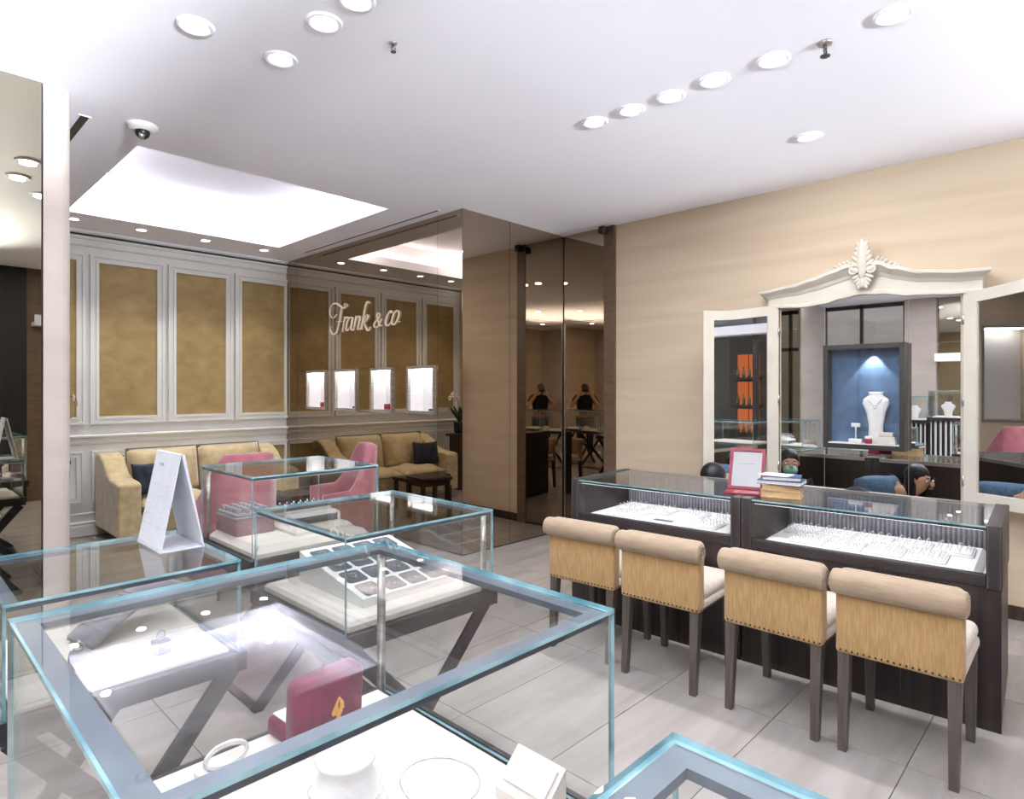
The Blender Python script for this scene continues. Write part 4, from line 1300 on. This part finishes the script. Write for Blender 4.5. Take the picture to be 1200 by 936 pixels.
for (s_, ry, rx) in prof:
    for k in range(seg):
        a = 2 * PI * k / seg; vs.append((rx * math.cos(a), ry * math.sin(a), s_ * h))
for i in range(len(prof) - 1):
    for k in range(seg):
        k2 = (k + 1) % seg; fs.append((i * seg + k, i * seg + k2, (i + 1) * seg + k2, (i + 1) * seg + k))
fs += [list(range(seg))[::-1], [(len(prof) - 1) * seg + k for k in range(seg)]]
b.add(vs, fs, 0, True); b.build('bust_form', 'white', t)
b = MB(); b.tube(smooth([(-.03, -.05, .335), (-.036, -.025, .30), (-.036, 0, .275), (-.036, .025, .30), (-.03, .05, .335)], 5), .0022, 6)
nk = b.build('necklace', 'silver', t)
MB().ell((-.036, 0, .262), (.006, .009, .012), 10, 7).build('pendant', 'gem', nk)
t = thing('earring_stand', 'small white earring stand in the blue display box', 'stand', (VX - .058, 1.345, zs))
MB().rbox(-.025, .025, -.045, .045, 0, .03, .008).build('stand_base', 'white', t)
MB().lathe([(.005, .03), (.005, .13)], 10).build('stem', 'white', t)
MB().rbox(-.008, .008, -.03, .03, .115, .145, .004).build('cross_bar', 'white', t)
t = thing('gift_box', 'cream gift box with raised lid in the blue display box', 'box', (VX - .056, 1.145, zs))
MB().rbox(-.032, .032, -.055, .055, 0, .055, .004).build('box_body', 'board', t)
MB().rbox(-.034, .034, -.045, .045, .056, .085, .004).build('box_lid', 'board', t)
t = thing('gift_box', 'long low cream box at the right of the blue display box', 'box', (VX - .06, 1.085, zs)); 
MB().rbox(-.03, .03, -.0, .022, 0, .03, .003).build('box_body', 'board', t); MB().rbox(-.02, .02, .002, .02, .0305, .036, .002).build('box_lid', 'white', t)
t = thing('jewel_case', 'tiny red and white jewel case in the blue display box', 'box', (VX - .085, 1.255, zs), R(8))
MB().rbox(-.012, .012, -.022, .022, 0, .035, .004).build('case_body', 'red_box', t)
MB().rbox(-.012, .012, -.022, .022, .0352, .055, .004).build('case_lid', 'white', t)

# ================================================================== LOUNGE
sf = thing('sofa', 'khaki velvet two-seat sofa against the panelled wall', 'sofa', (2.5, 7.08, 0))
SW = .90
MB().rbox(-SW + .16, SW - .16, -.36, .42, .10, .30, .03).build('seat_base', 'sofa', sf)
MB().rbox(-SW + .05, SW - .05, .25, .44, .10, .80, .05, 4).build('back_frame', 'sofa', sf)
for s_ in (-1, 1):
    pts = [(-.42, .10), (.44, .10), (.44, .82), (.36, .86), (.26, .85), (.12, .78), (.0, .68), (-.14, .635), (-.36, .62), (-.42, .60)]
    b = MB(); b.prism(pts, s_ * SW - .20 * (s_ > 0), s_ * SW + .20 * (s_ < 0), 'x', smooth=False)
    o = b.build('arm', 'sofa', sf)
    bv = o.modifiers.new('soft', 'BEVEL'); bv.width = .025; bv.segments = 3; bv.limit_method = 'ANGLE'
    MB().rbox(s_ * (SW - .17) - .012, s_ * (SW - .17) + .012, -.44, -.40, 0, .10, .004).build('foot', 'darkwood', sf)
def cushion(parent, name, cx, cy, cz, wx, wy, wz, rx, mat, pip=None):
    m_ = T(cx, cy, cz, rx=rx)
    b = MB(); n = 14; vs = []; fs = []
    for side in (-1, 1):
        for i in range(n + 1):
            for j in range(n + 1):
                a = i / n * 2 - 1; c_ = j / n * 2 - 1
                e = max(0, (1 - abs(a) ** 3.2)) ** .5 * max(0, (1 - abs(c_) ** 3.2)) ** .5
                wob = .012 * math.sin(7 * a + 2 * c_ + cx * 9) * e
                vs.append((a * wx / 2 * (1 - .05 * (1 - abs(c_))* 0), side * (wy / 2 * e) + wob, c_ * wz / 2 - .02 * (1 - a * a) * (c_ > .8)))
    N = (n + 1) ** 2
    for sd in range(2):
        for i in range(n):
            for j in range(n):
                k = sd * N + i * (n + 1) + j
                fs.append((k, k + 1, k + n + 2, k + n + 1))
    b.add(vs, fs, 0, True, m_)
    o = b.build(name, mat, parent)
    if pip:
        loop = [(a * wx / 2, 0, c_ * wz / 2) for a, c_ in [(-1 + 2 * k / 12, 1) for k in range(12)] + [(1, 1 - 2 * k / 12) for k in range(12)] + [(1 - 2 * k / 12, -1) for k in range(12)] + [(-1, -1 + 2 * k / 12) for k in range(12)]]
        MB().tube([m_ @ Vector(p) for p in loop], .007, 6, closed=True).build('piping', pip, o)
    return o
for s_ in (-1, 1):
    cushion(sf, 'back_cushion', s_ * .345, .14, .665, .68, .26, .47, R(-12), 'sofa', 'sofa_dark')
    cushion(sf, 'seat_cushion', s_ * .345, -.09, .37, .68, .20, .62, R(-90), 'sofa', 'sofa_dark')

def armchair(x, y, rz, label):
    t = thing('armchair', label, 'armchair', (x, y, 0), rz, 'pink velvet armchairs')
    # tub shell: curved back wrapping round to arms, front is local +y
    b = MB(); n = 26; vs = []; fs = []
    for k in range(n + 1):
        a = R(180 + 180 * k / n)                          # from left arm round the back to the right arm
        s_ = max(0.0, math.sin(PI * k / n))
        top = .66 + .38 * min(1.0, s_ * 1.25) ** 1.6
        ro = .305; ri = .245
        ex = 0.06
        for (r, z) in ((ro * .92, .12), (ro, .45), (ro + .02 * s_, top - .02), (ro - .01, top), (ri + .01, top), (ri, top - .03), (ri, .35), (ri, .12)):
            yy = r * math.sin(a) * 1.0
            if k in (0, n): yy += .16
            vs.append((r * math.cos(a), yy if k not in (0, n) else .18, z))
    m_ = 8
    for k in range(n):
        for i in range(m_):
            j = (i + 1) % m_
            fs.append((k * m_ + i, k * m_ + j, (k + 1) * m_ + j, (k + 1) * m_ + i))
    fs += [list(range(m_)), list(range(n * m_, (n + 1) * m_))[::-1]]
    b.add(vs, fs, 0, True); b.build('shell', 'pink', t)
    MB().rbox(-.235, .235, -.2, .24, .22, .46, .04, 4).build('seat_cushion', 'pink', t)
    for sx in (-1, 1):
        for sy in (-.2, .16):
            MB().lathe([(.012, 0), (.02, .14)], 10, mat=T(sx * .19, sy, 0)).build('leg', 'darkwood', t)
    return t
armchair(1.90, 4.78, R(3), 'dusty pink tub armchair with its back to the farthest glass case')
armchair(2.76, 4.72, R(72), 'dusty pink tub armchair standing nearer the bronze mirror wall')
t = thing('side_table', 'small dark wood side table between the pink armchairs', 'table', (2.87, 5.72, 0), R(10))
MB().rbox(-.2, .2, -.2, .2, .46, .50, .006, 2).build('table_top', 'darkwood', t)
MB().box(-.18, .18, -.18, .18, .40, .46).build('apron', 'darkwood', t)
for sx in (-1, 1):
    for sy in (-1, 1): MB().box(sx * .17 - .02, sx * .17 + .02, sy * .17 - .02, sy * .17 + .02, 0, .40).build('leg', 'darkwood', t)
t = tag(cushion(None, 'cushion', 0, 0, 0, .36, .13, .32, 0, 'navy_cushion'), 'navy cushion lying on the end of the khaki sofa', 'cushion')
t.location = (1.96, 6.95, .62); t.rotation_euler = (R(-18), 0, R(20))
t = thing('coffee_table', 'low dark coffee table in front of the sofa', 'table', (2.45, 6.40, 0))
MB().rbox(-.35, .35, -.16, .16, .36, .40, .006, 2).build('table_top', 'darkwood', t)
for sx in (-1, 1):
    for sy in (-1, 1): MB().box(sx * .31 - .02, sx * .31 + .02, sy * .13 - .02, sy * .13 + .02, 0, .36).build('leg', 'darkwood', t)
# orchid on a plinth, seen in the logo mirror
t = thing('plant_stand', 'dark square plant stand behind the pillar', 'stand', (1.15, 7.15, 0))
MB().rbox(-.14, .14, -.14, .14, .0, .03, .004).build('stand_base', 'darkwood', t)
MB().box(-.11, .11, -.11, .11, .03, .80).build('stand_column', 'darkwood', t)
MB().rbox(-.15, .15, -.15, .15, .80, .84, .005).build('stand_top', 'darkwood', t)
t = thing('potted_orchid', 'white orchid in a dark pot behind the pillar, seen in the mirror wall', 'plant', (1.15, 7.15, .84))
MB().lathe([(.06, 0), (.085, .02), (.095, .17), (.09, .18), (0, .17)], 20).build('pot', 'black', t)
for k in range(7):
    a = 2 * PI * k / 7
    b = MB(); m_ = T(0, 0, .17, rz=a) @ Matrix.Rotation(R(38), 4, 'Y')
    b.ell((0, 0, .15), (.006, .035, .16), 10, 8, 0, m_); b.build('leaf', 'leaf', t)
stem = smooth([(0, 0, .17), (.02, .0, .36), (.06, -.02, .52), (.14, -.03, .60), (.22, -.03, .57)], 6)
MB().tube(stem, .004, 6).build('stem', 'leaf', t)
for k, (px, py, pz) in enumerate(((.06, -.02, .53), (.10, -.03, .58), (.15, -.02, .60), (.19, -.04, .58), (.22, -.03, .54), (.13, -.04, .55))):
    b = MB()
    for q in range(5):
        a = 2 * PI * q / 5
        b.ell((px, py + .024 * math.cos(a), pz + .024 * math.sin(a)), (.006, .018, .018), 8, 6)
    b.build('blossom', 'orchid', t)

# ================================================================== PEOPLE
def figure(root, nodes, edges, mat, name='body', sub=1):
    """continuous body grown from a jointed skeleton; nodes: name -> (x,y,z,rx[,ry])"""
    keys = list(nodes)
    me = bpy.data.meshes.new(name)
    me.from_pydata([nodes[k][:3] for k in keys], [(keys.index(a), keys.index(b_)) for a, b_ in edges], [])
    me.materials.append(M[mat])
    o = link(name, me, root)
    md = o.modifiers.new('skin', 'SKIN')
    md.use_smooth_shade = True
    sv = me.skin_vertices[0].data
    for i, k in enumerate(keys):
        n_ = nodes[k]
        sv[i].radius = (n_[3], n_[4] if len(n_) > 4 else n_[3])
        sv[i].use_root = (i == 0)
    sb = o.modifiers.new('sub', 'SUBSURF'); sb.levels = sub; sb.render_levels = sub
    return o
def hand(nodes, edges, wrist, pre, d, side, up, curl=.5):
    """palm and five fingers; d = pointing direction, side = towards the thumb, up = back of hand"""
    W = Vector(nodes[wrist][:3]); d = Vector(d).normalized(); s_ = Vector(side).normalized(); u = Vector(up).normalized()
    p = W + d * .05
    nodes[pre + 'palm'] = (*p, .034, .018); edges.append((wrist, pre + 'palm'))
    for i, (off, ln) in enumerate(((.027, .066), (.009, .076), (-.009, .07), (-.027, .055))):
        k0 = p + d * .042 + s_ * off
        k1 = k0 + d * ln * .5 - u * ln * .15 * curl
        k2 = k1 + d * ln * .32 * (1 - curl) - u * ln * .45 * curl - u * .004
        for q, pt in enumerate((k0, k1, k2)):
            nodes['%sf%d%d' % (pre, i, q)] = (*pt, .0095 - .001 * q)
        edges += [(pre + 'palm', '%sf%d0' % (pre, i)), ('%sf%d0' % (pre, i), '%sf%d1' % (pre, i)), ('%sf%d1' % (pre, i), '%sf%d2' % (pre, i))]
    t0 = p + s_ * .040 + d * .0 - u * .006; t1 = t0 + d * .032 + s_ * .018 - u * .012
    nodes[pre + 't0'] = (*t0, .011); nodes[pre + 't1'] = (*t1, .0095)
    edges += [(pre + 'palm', pre + 't0'), (pre + 't0', pre + 't1')]
def head_parts(root, c, fwd, tilt_up=Vector((0, 0, 1)), hair='short', mask=False):
    """face and hair on a head centred at c, looking along fwd"""
    f = Vector(fwd).normalized(); u = Vector(tilt_up); u = (u - f * u.dot(f)).normalized(); s_ = u.cross(f)
    m_ = Matrix(((s_.x, f.x, u.x, c[0]), (s_.y, f.y, u.y, c[1]), (s_.z, f.z, u.z, c[2]), (0, 0, 0, 1)))   # x side, y forward, z up
    b = MB()
    for sd in (-1, 1): b.ell((sd * .033, .083, .0), (.014, .009, .008), 8, 6, 0, m_)
    b.build('eyes', 'paper', root)
    b = MB()
    for sd in (-1, 1): b.ell((sd * .033, .091, .0), (.006, .003, .006), 8, 6, 0, m_); b.ell((sd * .033, .088, .022), (.018, .006, .004), 8, 6, 0, m_)
    b.build('brows_and_pupils', 'hair', root)
    b = MB(); b.ell((0, .098, -.025), (.013, .018, .024), 10, 8, 0, m_)
    for sd in (-1, 1): b.ell((sd * .076, .0, -.012), (.010, .02, .03), 8, 7, 0, m_)
    b.build('nose_and_ears', 'skin', root)
    if mask:
        b = MB(); b.ell((0, .058, -.062), (.062, .052, .05), 14, 10, 0, m_); b.build('face_mask', 'mask', root)
    else:
        b = MB(); b.ell((0, .084, -.062), (.024, .01, .007), 10, 6, 0, m_); b.build('lips', 'pink', root)
    b = MB()
    if hair == 'short':
        b.ell((0, -.012, .03), (.084, .098, .092), 18, 12, 0, m_)
    else:
        b.ell((0, -.036, .032), (.090, .092, .094), 20, 14, 0, m_)
        b.ell((0, -.070, -.08), (.084, .055, .15), 16, 12, 0, m_)
        for sd in (-1, 1): b.ell((sd * .078, -.03, -.06), (.022, .05, .13), 10, 10, 0, m_)
    b.build('hair', 'hair', root)
def seat_stool(x, y, h, label):
    t = thing('stool', label, 'stool', (x, y, 0))
    MB().lathe([(0, h - .05), (.16, h - .05), (.17, h - .02), (.16, h), (0, h)], 24).build('seat', 'seat_fab', t)
    MB().lathe([(.02, .03), (.02, h - .05)], 12).build('column', 'steel', t)
    MB().lathe([(.18, 0), (.18, .01), (.03, .035), (0, .035)], 24).build('foot_plate', 'steel', t)

fwd = Vector((math.cos(TH_), math.sin(TH_), 0)); rgt = Vector((math.sin(TH_), -math.cos(TH_), 0)); upv = Vector((0, 0, 1))
# photographer, standing behind the lens (seen in the corner mirrors)
pr = thing('person', 'person in a black t-shirt taking the photograph, seen in the corner mirrors', 'person', (-.30 * fwd.x, -.30 * fwd.y, 0))
def q(f, r, z): return tuple(fwd * f + rgt * r + upv * z)
nd = {}; ed = []
nd['pelvis'] = (*q(-.02, 0, .90), .15, .12)
nd['waist'] = (*q(0, 0, 1.05), .15, .12); nd['chest'] = (*q(.0, 0, 1.25), .17, .13); nd['neck0'] = (*q(.03, 0, 1.38), .075, .07); nd['neck'] = (*q(.06, 0, 1.43), .055); nd['head'] = (*q(.09, 0, 1.52), .078, .09); nd['crown'] = (*q(.08, 0, 1.60), .06, .07)
ed += [('pelvis', 'waist'), ('waist', 'chest'), ('chest', 'neck0'), ('neck0', 'neck'), ('neck', 'head'), ('head', 'crown')]
for s_, n_ in ((-1, 'l'), (1, 'r')):
    nd[n_ + 'sh'] = (*q(.01, s_ * .19, 1.335), .062); nd[n_ + 'el'] = (*q(.10, s_ * .30, 1.13), .046); nd[n_ + 'fo'] = (*q(.17, s_ * .21, 1.28), .042); nd[n_ + 'wr'] = (*q(.225, s_ * .11, 1.425), .028)
    ed += [('chest', n_ + 'sh'), (n_ + 'sh', n_ + 'el'), (n_ + 'el', n_ + 'fo'), (n_ + 'fo', n_ + 'wr')]
    hand(nd, ed, n_ + 'wr', n_, fwd * .15 + rgt * (-s_ * .35) + upv * .75, fwd * -.2 + rgt * (-s_ * .6) - upv * .1, fwd * .9 + rgt * (s_ * .3), .5)
    nd[n_ + 'hip'] = (*q(-.02, s_ * .09, .84), .10); nd[n_ + 'kn'] = (*q(.0, s_ * .11, .46), .062); nd[n_ + 'ca'] = (*q(-.02, s_ * .115, .30), .055); nd[n_ + 'an'] = (*q(-.03, s_ * .12, .08), .04); nd[n_ + 'to'] = (*q(.12, s_ * .13, .035), .035, .03)
    ed += [('pelvis', n_ + 'hip'), (n_ + 'hip', n_ + 'kn'), (n_ + 'kn', n_ + 'ca'), (n_ + 'ca', n_ + 'an'), (n_ + 'an', n_ + 'to')]
figure(pr, nd, ed, 'skin')
sh = {k: (*nd[k][:3], *[r_ + .014 for r_ in nd[k][3:]]) for k in ('pelvis', 'waist', 'chest', 'neck0', 'lsh', 'rsh')}
for n_ in 'lr':
    a = Vector(nd[n_ + 'sh'][:3]).lerp(Vector(nd[n_ + 'el'][:3]), .62); sh[n_ + 'sl'] = (*a, .066)
figure(pr, sh, [('pelvis', 'waist'), ('waist', 'chest'), ('chest', 'neck0'), ('chest', 'lsh'), ('chest', 'rsh'), ('lsh', 'lsl'), ('rsh', 'rsl')], 'tshirt', 't_shirt')
tr = {'pelvis': (*nd['pelvis'][:3], .162, .135)}
for n_ in 'lr':
    for k in ('hip', 'kn', 'ca', 'an'): tr[n_ + k] = (*nd[n_ + k][:3], nd[n_ + k][3] + .016)
figure(pr, tr, [e for e in ed if e[0] in tr and e[1] in tr], 'trouser', 'trousers')
head_parts(pr, q(.09, 0, 1.525), fwd, hair='short')
ct = thing('photo_camera', 'black photo camera held up by the person in the black t-shirt', 'camera', tuple(-fwd * .045 + upv * 1.46), R(-46))
MB().rbox(-.07, .07, -.028, .028, 0, .085, .01).build('camera_body', 'black', ct)
MB().lathe([(.034, 0), (.036, .03)], 20, mat=T(0, .02, .042, rx=R(-90)) @ Matrix.Translation((0, 0, -.01))).build('lens_barrel', 'black', ct)
MB().rbox(-.022, .022, -.02, .02, .08, .105, .008).build('viewfinder', 'black', ct)

# staff member with a face mask behind the counter
def seated(root, hx, hy, ztop, face, lean, shirt, hair='long', mask=False, hunch=0.0):
    """seated figure; head centre at (hx,hy); lean = horizontal offset of the hips from the head"""
    f = Vector(face).normalized(); s_ = Vector((f.y, -f.x, 0)); lv = Vector(lean)
    hc = Vector((hx, hy, ztop - .125)); neck = hc - Vector((0, 0, .12)) + lv * .12; chest = hc - Vector((0, 0, .27 - hunch)) + lv * (.45 + hunch * 2); pel = Vector((hx, hy, 0)) + lv; pel.z = max(.33, chest.z - .34)
    n_ = {}; e_ = []
    n_['pelvis'] = (*pel, .14, .12); n_['waist'] = (*pel.lerp(chest, .5), .125, .105); n_['chest'] = (*chest, .15, .11); n_['neck0'] = (*chest.lerp(neck, .6), .07); n_['neck'] = (*neck, .05); n_['head'] = (*hc, .088, .096); n_['crown'] = (*(hc + Vector((0, 0, .07))), .06)
    e_ += [('pelvis', 'waist'), ('waist', 'chest'), ('chest', 'neck0'), ('neck0', 'neck'), ('neck', 'head'), ('head', 'crown')]
    for sg_, k in ((-1, 'l'), (1, 'r')):
        shd = chest + s_ * sg_ * .16 + Vector((0, 0, .06)); el = shd + s_ * sg_ * .05 - Vector((0, 0, .22)) + f * .06; wr = el + f * .20 - s_ * sg_ * .06 + Vector((0, 0, .02))
        n_[k + 'sh'] = (*shd, .055); n_[k + 'el'] = (*el, .042); n_[k + 'wr'] = (*wr, .027)
        e_ += [('chest', k + 'sh'), (k + 'sh', k + 'el'), (k + 'el', k + 'wr')]
        hand(n_, e_, k + 'wr', k, f, -s_ * sg_, Vector((0, 0, 1)), .45)
        hip = pel + s_ * sg_ * .09 + f * .03; kn = pel + s_ * sg_ * .1 + f * .36 + Vector((0, 0, .04)); an = Vector((kn.x, kn.y, .09)) - f * .04; to = an + f * .15 - Vector((0, 0, .05))
        n_[k + 'hip'] = (*hip, .09); n_[k + 'kn'] = (*kn, .06); n_[k + 'an'] = (*an, .04); n_[k + 'to'] = (*to, .034)
        e_ += [('pelvis', k + 'hip'), (k + 'hip', k + 'kn'), (k + 'kn', k + 'an'), (k + 'an', k + 'to')]
    base = Vector(root.location)
    for k in n_: n_[k] = (*(Vector(n_[k][:3]) - base), *n_[k][3:])
    figure(root, n_, e_, 'skin')
    s2 = {k: (*n_[k][:3], *[r_ + .03 for r_ in n_[k][3:]]) for k in ('pelvis', 'waist', 'chest', 'neck0', 'lsh', 'rsh', 'lel', 'rel', 'lwr', 'rwr')}
    figure(root, s2, [e for e in e_ if e[0] in s2 and e[1] in s2], shirt, 'jacket')
    t2 = {k: (*n_[k][:3], *[r_ + .012 for r_ in n_[k][3:]]) for k in ('pelvis', 'lhip', 'rhip', 'lkn', 'rkn', 'lan', 'ran')}
    figure(root, t2, [e for e in e_ if e[0] in t2 and e[1] in t2], 'trouser', 'trousers')
    head_parts(root, tuple(hc - base), f, hair=hair, mask=mask)
p1_ = thing('person', 'black-haired person in a teal face mask seated behind the counter mirror', 'person', (4.40, 2.12, 0))
seated(p1_, 4.37, 2.10, .965, (.85, -.45, 0), (-.02, .03, 0), 'tshirt', 'long', True)
seat_stool(4.37, 2.13, .20, 'low round stool under the masked person')
p2_ = thing('person', 'long-haired person in a denim jacket bending behind the counter, seen in the vanity mirror', 'person', (4.45, 1.35, 0))
seated(p2_, 4.28, 1.10, .90, (.45, -.85, 0), (.04, .40, 0), 'denim', 'long', False, .15)
seat_stool(4.36, 1.46, .19, 'low round stool under the person in denim')
